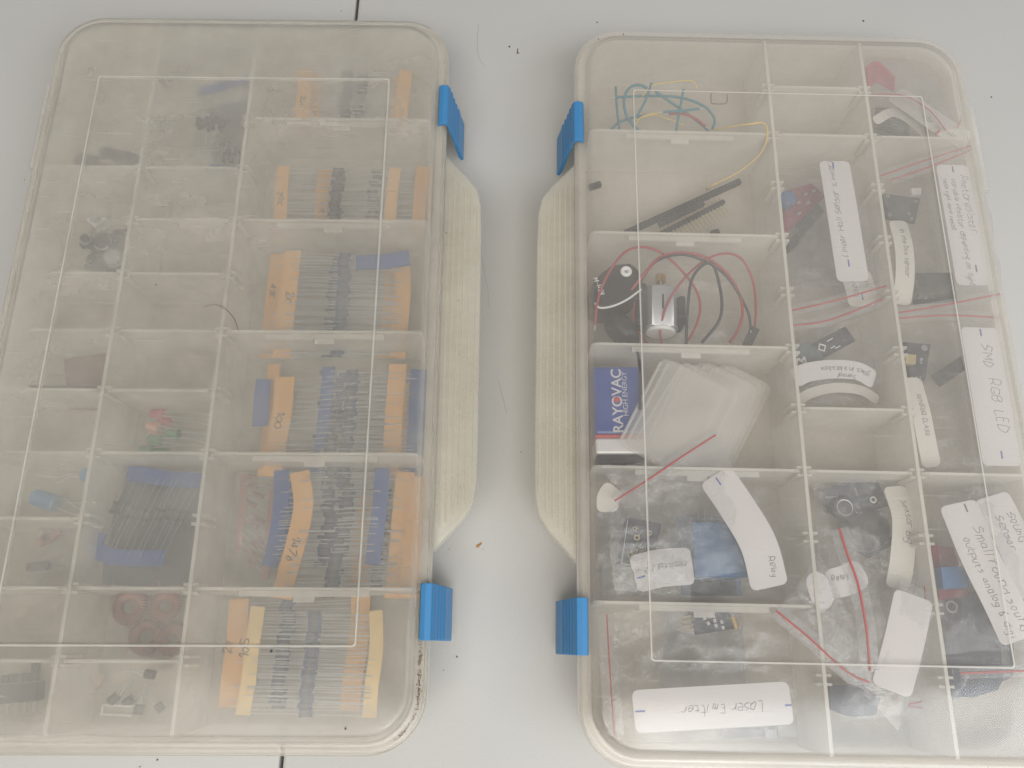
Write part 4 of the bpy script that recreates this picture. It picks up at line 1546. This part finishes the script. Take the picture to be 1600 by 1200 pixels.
for k in range(6):
    mb = MB()
    line_tube(mb, [(1196 + k * 3, 1140, 16), (1197 + k * 3, 1156, 14)], .4, M['silver'], 4, 1)
    obj('pin', mb, t, world=True)

# -------- middle column
t = pouch('zip bag with the linear hall sensor label', [(1222, 262), (1330, 250), (1382, 452), (1238, 470)], 30, 6, 3, 31, nx=26, ny=32, zips=[[(1236, 486, 36), (1305, 470, 38), (1385, 447, 38)], [(1238, 509, 35), (1290, 502, 36), (1340, 484, 37), (1377, 468, 37)]], zr=.42)
rbl = paper_label(t, [(1303, 252, 39), (1316, 330, 40), (1333, 440, 39)], 17.5, texts=(('Linear Hall Sensor (Linear)', 61.0, -1.0, 3.5, True),), ticks=((1, -1, 4), (63, -1, 4)))
t = pouch('bag with a pale label half hidden below the linear hall sensor label', [(1240, 420), (1372, 405), (1392, 480), (1250, 520)], 24, 4, 2.5, 33)
paper_label(t, [(1335, 425, 30), (1344, 450, 30), (1350, 478, 29)], 17, texts=(('Hall', 3, 3, 3.0, False), ('Analog', 3, -4, 3.0, False)), ticks=((13, 0, 4),), mat='paper2')
t = thing('hall_module', 'red circuit board with a blue dial at the left of the label linear hall sensor', 'sensor module', (*PX(1245, 330, 20).xy, 18), 0, 'modules in the right box')
mb = MB()
quad_board(mb, [(1222, 300), (1268, 286), (1290, 306), (1226, 366)], 22, 1.6, M['pcbred'])
obj('board', mb, t, world=True)
mb = MB()
p = PX(1231, 310, 28)
mb.cyl((p.x, p.y, 22.2), 4.8, 7, M['relay'], 14)
obj('dial', mb, t, world=True)
mb = MB()
for x, y in ((1247, 318), (1258, 305), (1270, 300), (1248, 335), (1262, 318)):
    p = PX(x, y, 22)
    mb.box((p.x, p.y, 22.7), (2.4, 1.6, 1.2), M['silver'], .7)
obj('parts', mb, t, world=True, smooth=False)
t = thing('sensor_probe', 'dark sensor board under the red circuit board', 'sensor module', (*PX(1250, 360, 10).xy, 8), 0, 'modules in the right box')
mb = MB()
quad_board(mb, [(1240, 345), (1278, 318), (1288, 330), (1248, 376)], 12, 1.6, M['dgrey'])
obj('board', mb, t, world=True)
mb = MB()
quad_board(mb, [(1228, 378), (1242, 365), (1250, 378), (1234, 392)], 14, 4, M['black'])
obj('connector', mb, t, world=True)
# heartbeat module
c, an, L = axis((1262, 556), (1326, 522), 22)
t = thing('pulse_sensor', 'dark board with a big grey disc at the second partition', 'pulse sensor', (c.x, c.y, 16), an, 'modules in the right box')
mb = MB()
mb.box((2, 0, 4), (L, 10, 1.6), M['pcb'], bev=.4)
obj('board', mb, t, smooth=False)
mb = MB()
mb.cyl((-L / 2 - 3, -2.0, 4.9), 10.2, 2.2, M['sensor'], 36)
ds = obj('disc', mb, t)
mb = MB()
cx, cyy = -L / 2 - 5.5, -1.5
mb.tube(spline([(cx - 4, cyy - 1, 7.3), (cx - 1, cyy + 2.5, 7.3), (cx, cyy, 7.3), (cx + 2.6, cyy + 1.6, 7.3), (cx + .5, cyy - 3.4, 7.3), (cx - 4, cyy - 1, 7.3)], 4), .6, M['white'], 6)
mb.torus((cx + 1.2, cyy, 7.2), 1.2, .4, M['white'], 16, 6)
obj('emblem', mb, ds)
mb = MB()
mb.torus((-3.5, .5, 5.0), 2.3, .6, M['white'], 4, 5)
mb.box((3, 2.2, 5.0), (4, .5, .3), M['white'])
mb.box((2, -2.2, 5.0), (3, .5, .3), M['white'])
mb.box((4.5, -3.4, 5.0), (3.4, .5, .3), M['white'])
obj('print', mb, t, smooth=False)
t = pouch('bag round the big grey disc sensor', [(1246, 515), (1370, 495), (1392, 600), (1250, 615)], 22, 5, 3, 35)
t = pouch('bag carrying the two curled white labels below the grey disc', [(1248, 565), (1370, 560), (1395, 632), (1256, 634)], 14, 4, 2, 36)
paper_label(t, [(1240, 592, 30), (1262, 582, 32), (1300, 577, 33), (1340, 580, 32), (1366, 594, 29)], 10.5, texts=(('goes in blackbox', 42, 1.6, 2.6, True), ('Sensor', 34, -2.6, 2.6, True)), r=2)
paper_label(t, [(1244, 628, 22), (1268, 614, 24), (1305, 606, 25), (1345, 610, 24), (1372, 626, 21)], 5.5, mat='paper2', r=1.5)

# -------- right column
t = pouch('bag with a red resistor pack in the top right corner', [(1352, 92), (1452, 88), (1522, 236), (1366, 226)], 26, 8, 4, 41, nx=30, ny=26, zips=[[(1374, 276, 38), (1440, 253, 40), (1515, 229, 41)], [(1392, 282, 37), (1450, 262, 39), (1515, 236, 40)]], zr=.36)
paper_label(t, [(1398, 146, 34), (1430, 168, 37), (1470, 196, 39), (1512, 222, 38)], 14, texts=(('Vibr Sensor', 22, -3, 3.0, False),), mat='paper2', r=3)
paper_label(t, [(1366, 190, 30), (1395, 176, 32), (1425, 190, 32), (1450, 215, 28)], 6, mat='paper2', r=2)
mb = MB()
for k in range(7):
    line_tube(mb, [(1353 + k * .6, 108 + k * 5, 38 - k), (1370, 99 + k * 4.6, 39 - k), (1397, 122 + k * 3.2, 38 - k)], 1.0, M['bundle'], 8, 3)
single('wire_bundle', 'dusty red ribbon of wires in the top right bag', 'wire bundle', mb)
mb = MB()
for k in range(8):
    line_tube(mb, [(1368, 170 + k * 5, 14), (1395, 172 + k * 6, 13), (1420, 190 + k * 5, 12)], .9, M['dgrey'] if k % 2 else M['wblack'], 6, 3)
single('wire_bundle', 'bluish dark wires low in the top right compartment', 'wire bundle', mb)
mb = MB()
line_tube(mb, [(1352, 93, 33), (1400, 92, 36), (1440, 98, 38), (1462, 116, 38), (1474, 134, 36)], .28, M['tan'], 4)
single('string', 'thin brown thread curling over the top right bag', 'thread', mb)
# photoresistor bag
t = pouch('zip bag with the photoresistor label', [(1378, 292), (1530, 250), (1566, 452), (1402, 472)], 26, 7, 3, 43, nx=28, ny=32, zips=[[(1404, 489, 34), (1470, 478, 37), (1562, 460, 38)], [(1404, 498, 33), (1480, 493, 35), (1563, 497, 36)]], zr=.42)
paper_label(t, [(1487, 258, 40), (1504, 350, 40.5), (1521, 446, 40)], 18.5, texts=(('Photoresistor', 7, 3.4, 4.2, False), ('Variable resistor depending on light', 9, -2.0, 2.9, False), ('(less light more resist', 9, -6.6, 2.3, False)), ticks=((1.2, 0, 3.6), (63.5, 3, 4)), tick='ink')
paper_label(t, [(1402, 345, 28), (1412, 385, 31), (1414, 430, 31), (1408, 476, 27)], 10.5, texts=(('in the box sensor', 6, 0, 2.8, False),), mat='paper2', r=3)
t = thing('light_sensor', 'grey speckled board with a small white lamp in the photoresistor bag', 'sensor module', (*PX(1408, 325, 20).xy, 16), 0, 'modules in the right box')
mb = MB()
quad_board(mb, [(1380, 302), (1438, 310), (1430, 348), (1384, 340)], 24, 1.8, M['dgrey'])
obj('board', mb, t, world=True)
mb = MB()
quad_board(mb, [(1424, 294), (1440, 293), (1440, 303), (1425, 304)], 25, 2.5, M['white'])
obj('lamp', mb, t, world=True)
mb = MB()
for x, y in ((1387, 307), (1431, 315), (1390, 336), (1424, 342), (1420, 334)):
    p = PX(x, y, 24)
    mb.torus((p.x, p.y, 24.2), .8, .3, M['silver'], 12, 5)
obj('hole_ring', mb, t, world=True)
t = thing('relay_board', 'dark board low in the photoresistor bag above its red zip', 'circuit board', (*PX(1460, 450, 10).xy, 8), 0, 'modules in the right box')
mb = MB()
quad_board(mb, [(1433, 426), (1488, 426), (1496, 470), (1428, 474)], 14, 1.8, M['pcb'])
obj('board', mb, t, world=True)
mb = MB()
quad_board(mb, [(1436, 448), (1470, 438), (1486, 448), (1484, 462), (1440, 464)], 18, 4, M['black'])
obj('socket', mb, t, world=True)
# SMD RGB LED bag
t = pouch('zip bag with the label SMD RGB LED', [(1408, 508), (1570, 505), (1606, 728), (1444, 732)], 28, 7, 3, 45, nx=28, ny=34)
paper_label(t, [(1529, 512, 41), (1546, 610, 41.5), (1566, 728, 41)], 19.5, texts=(('SMD', 9.5, 0, 5.4, False), ('RGB', 28.5, 1, 5.4, False), ('LED', 46, 1.0, 5.4, False)), ticks=((1.0, .5, 4), (67.5, .5, 4)), r=2.5)
paper_label(t, [(1424, 590, 30), (1438, 640, 33), (1448, 690, 32), (1456, 730, 30)], 10, texts=(('SENSOR CLASS', 10, 0, 2.4, False),), mat='paper2', r=3)
t = thing('rgb_led_module', 'black board with a gold square lamp beside the label SMD RGB LED', 'LED module', (*PX(1435, 560, 20).xy, 16), 0, 'modules in the right box')
mb = MB()
quad_board(mb, [(1412, 534), (1454, 538), (1446, 594), (1420, 590)], 24, 1.6, M['pcb'])
obj('board', mb, t, world=True)
mb = MB()
quad_board(mb, [(1416, 553), (1432, 554), (1431, 569), (1415, 568)], 27, 3, M['gold'])
obj('lamp', mb, t, world=True)
mb = MB()
p = PX(1444, 544, 24)
mb.cyl((p.x, p.y, 24), 1.8, .5, M['silver'], 18)
obj('mounting_hole', mb, t, world=True)
mb = MB()
for x in (1425, 1432, 1438):
    line_tube(mb, [(x, 588, 24), (x - 1.5, 606, 24)], .35, M['silver'], 4, 1)
obj('pins', mb, t, world=True)
rb = Ribbon([(1440, 558, 24), (1438, 575, 24)], 4)
mb = MB()
writing(mb, 'INY', rb, .4, -.8, 1.9, M['white'], dz=.15, r=.14, wob=.05)
obj('lettering', mb, t, world=True, smooth=False)
mb = MB()
quad_board(mb, [(1462, 582), (1502, 556), (1508, 578), (1476, 600)], 16, 6, M['dgrey'])
single('dark_connector', 'dark grey connector block right of the gold lamp board', 'connector', mb)
# sound sensor bags at the right edge
t = pouch('bag with the label small round sound sensor', [(1460, 775), (1560, 750), (1640, 1010), (1470, 1020)], 30, 7, 3, 47, nx=26, ny=34)
paper_label(t, [(1496, 786, 40), (1530, 868, 41), (1566, 940, 41), (1594, 1000, 40)], 19.5, texts=(('Small round sound', 13, 2.6, 4.6, False), ('outputs analog & digi', 17, -4.2, 3.6, False)), ticks=((1.2, 3, 4),), tick='ink')
t = pouch('bag with a second sensor label under the small round one', [(1520, 750), (1620, 740), (1660, 960), (1560, 980)], 22, 5, 3, 48)
paper_label(t, [(1548, 775, 33), (1586, 850, 34), (1620, 930, 33)], 19, texts=(('Sound', 10, 3, 4.2, False), ('Sensor', 10, -3.2, 4.2, False)))
t = thing('dial_module', 'dusty red board with a square blue dial near the right edge', 'sensor module', (*PX(1490, 900, 24).xy, 20), 0, 'modules in the right box')
mb = MB()
quad_board(mb, [(1455, 850), (1490, 856), (1514, 930), (1468, 938)], 24, 1.6, M['pcbred'])
obj('board', mb, t, world=True)
mb = MB()
quad_board(mb, [(1470, 886), (1512, 884), (1515, 918), (1474, 920)], 34, 9, M['relay'])
obj('dial', mb, t, world=True)
mb = MB()
p = PX(1487, 948, 26)
mb.torus((p.x, p.y, 26), 2.6, .5, M['silver'], 20, 6)
obj('ring', mb, t, world=True)
pouch('smoky bluish bag in the bottom right compartment', [(1462, 930), (1580, 925), (1585, 1060), (1486, 1092)], 16, 8, 3, 49, mat='filmblue', zips=[[(1500, 1052, 26), (1545, 1050, 27), (1610, 1048, 27)]], zr=.5)
for lab, q, z, th in (('dark foam pad under the smoky bluish bag', [(1482, 968), (1560, 966), (1568, 1060), (1560, 1078), (1520, 1090), (1490, 1088)], 12, 8),
                      ('dark foam pad at the right of the dusty red dial board', [(1500, 925), (1545, 925), (1560, 990), (1505, 1000)], 12, 8)):
    mb = MB()
    quad_board(mb, q, z, th, M['foam'])
    single('foam_pad', lab, 'foam', mb, 'dark foam pads in the bags')
# -------- lower middle column
t = pouch('crumpled bag round the black sound boards in the lower middle column', [(1266, 755), (1402, 748), (1430, 930), (1290, 940)], 26, 8, 4, 51, nx=30, ny=34)
paper_label(t, [(1397, 760, 30), (1412, 810, 33), (1410, 870, 32), (1402, 920, 28)], 12, texts=(('sensor big', 8, 1, 3.2, False),), mat='paper2', r=3)
t = thing('sound_sensor', 'black board with a white ring and round microphone in the lower middle bag', 'sound sensor', (*PX(1330, 790, 20).xy, 14), 0, 'modules in the right box')
mb = MB()
quad_board(mb, [(1284, 768), (1306, 756), (1372, 752), (1388, 790), (1340, 806), (1290, 800)], 22, 1.8, M['pcb'])
obj('board', mb, t, world=True)
mb = MB()
p = PX(1320, 793, 28)
mb.cyl((p.x, p.y, 22), 6.0, 6, M['dgrey'], 28)
mb.torus((p.x, p.y, 28), 4.0, .35, M['silver'], 24, 5)
obj('microphone', mb, t, world=True)
mb = MB()
p = PX(1364, 781, 22)
mb.torus((p.x, p.y, 22.3), 1.4, .5, M['white'], 18, 6)
obj('mounting_ring', mb, t, world=True)
mb = MB()
line_tube(mb, [(1289, 777, 24), (1310, 777, 24)], .4, M['silver'], 4, 1)
line_tube(mb, [(1336, 762, 24), (1340, 775, 24)], .4, M['silver'], 4, 1)
obj('pins', mb, t, world=True)
t = thing('buzzer', 'black round buzzer below the ringed sound board', 'buzzer', (*PX(1360, 830, 16).xy, 8), 0, 'modules in the right box')
mb = MB()
p = PX(1358, 825, 22)
mb.cyl((p.x, p.y, 8), 11.5, 14, M['black'], 36)
obj('body', mb, t, world=True)
mb = MB()
quad_board(mb, [(1350, 842), (1394, 838), (1398, 850), (1360, 872), (1345, 862)], 14, 4, M['dgrey'])
obj('foot', mb, t, world=True)
t = pouch('bag with a broad red zip running down the lower middle column', [(1292, 850, 38), (1340, 820, 43), (1420, 1090, 40), (1318, 1068, 40)], 40, 3, 1.6, 53, zmax=43.8, zips=[[(1311, 826, 43.6), (1324, 868, 43.7), (1340, 912, 43.7), (1352, 975, 43.6), (1356, 1010, 43), (1359, 1048, 42)]], zr=.62, lip=9, nx=20, ny=34)
paper_label(t, [(1290, 912, 40), (1318, 908, 42), (1350, 892, 42)], 14, texts=(('Relay', 3, 1, 2.6, False),), r=5)
t = pouch('bag with a red zip slanting from the lower divider to the bottom corner', [(1204, 958, 43), (1248, 920, 43.2), (1400, 1070, 40), (1340, 1068, 40)], 43, 1.2, .6, 55, zmax=43.9, zips=[[(1212, 954, 43.8), (1262, 995, 43.8), (1300, 1030, 43.4), (1330, 1054, 42.6), (1358, 1066, 42)]], zr=.45, lip=8, nx=34, ny=12)
t = pouch('clear bag with a small pointed white label in the lower middle column', [(1240, 915, 43), (1280, 862, 43), (1350, 1010, 40), (1296, 1040, 40)], 42, 2, 1.2, 56, zmax=43.8)
paper_label(t, [(1272, 893, 43), (1280, 920, 43), (1291, 952, 42)], 11, ticks=((10, 0, .1),), r=6)
t = pouch('bag ending in a creased shiny corner with a large blank label', [(1408, 905, 42), (1478, 940, 42), (1402, 1142, 38), (1345, 1080, 38)], 40, 4, 2.0, 57, zmax=43.9, nx=26, ny=34)
paper_label(t, [(1428, 930, 43.2), (1412, 1005, 43.4), (1392, 1080, 41)], 18.5, mat='paper', r=3)
t = pouch('clear bag lying under the large blank label', [(1360, 880), (1450, 872), (1456, 1120), (1310, 1125)], 20, 7, 3.4, 58, nx=26, ny=34, zips=[[(1418, 1100, 18), (1440, 1096, 18), (1462, 1091, 18)], [(1418, 1102, 17), (1440, 1106, 17), (1460, 1110, 17)]], zr=.5, lip=3)
mb = MB()
line_tube(mb, [(1445, 915, 36), (1446, 938, 36)], .55, M['red'], 6)
single('red_strip', 'short upright red strip beside the large blank label', 'strip', mb)
t = thing('relay_module', 'dark curved module with four pins near the bottom corner', 'module', (*PX(1330, 1090, 14).xy, 8), 0, 'modules in the right box')
mb = MB()
quad_board(mb, [(1296, 1072), (1350, 1070), (1376, 1092), (1368, 1118), (1330, 1120), (1298, 1108)], 16, 7, M['pcb'])
obj('board', mb, t, world=True)
mb = MB()
for k in range(4):
    line_tube(mb, [(1362 + k * 2, 1070 + k * 6, 24), (1377 + k * 2, 1069 + k * 6, 24)], .4, M['lead'], 4, 1)
obj('pins', mb, t, world=True)

# extra strap of pink film and a red line in the top right bag
t = pouch('pinkish crumpled bag corner over the dusty red wires', [(1352, 100, 38), (1412, 84, 40), (1500, 200, 41), (1400, 210, 36)], 40, 3, 2.0, 61, zmax=43.8, nx=26, ny=20, zips=[[(1366, 148, 41), (1410, 150, 42), (1450, 172, 42.5), (1478, 205, 42.5)]], zr=.3, lip=4)
mb = MB()
line_tube(mb, [(1462, 210, 41), (1468, 204, 41.5)], .7, M['red'], 6)
line_tube(mb, [(1496, 200, 41), (1502, 186, 41.5)], .3, M['red'], 6)
single('red_tag', 'short red tag marks at the right of the top right bag', 'tag', mb)

pouch('grey crumpled bag under the laser board', [(1040, 958), (1160, 955), (1165, 1070), (1030, 1075)], 10, 6, 3, 71, mat='filmgrey')
pouch('grey crumpled bag against the left wall beside the gold ringed board', [(928, 800), (1000, 790), (1010, 932), (928, 936)], 16, 7, 3, 72, mat='filmgrey')
pouch('grey crumpled bag behind the red circuit board', [(1226, 300), (1310, 285), (1325, 430), (1236, 450)], 10, 6, 3, 73, mat='filmgrey')
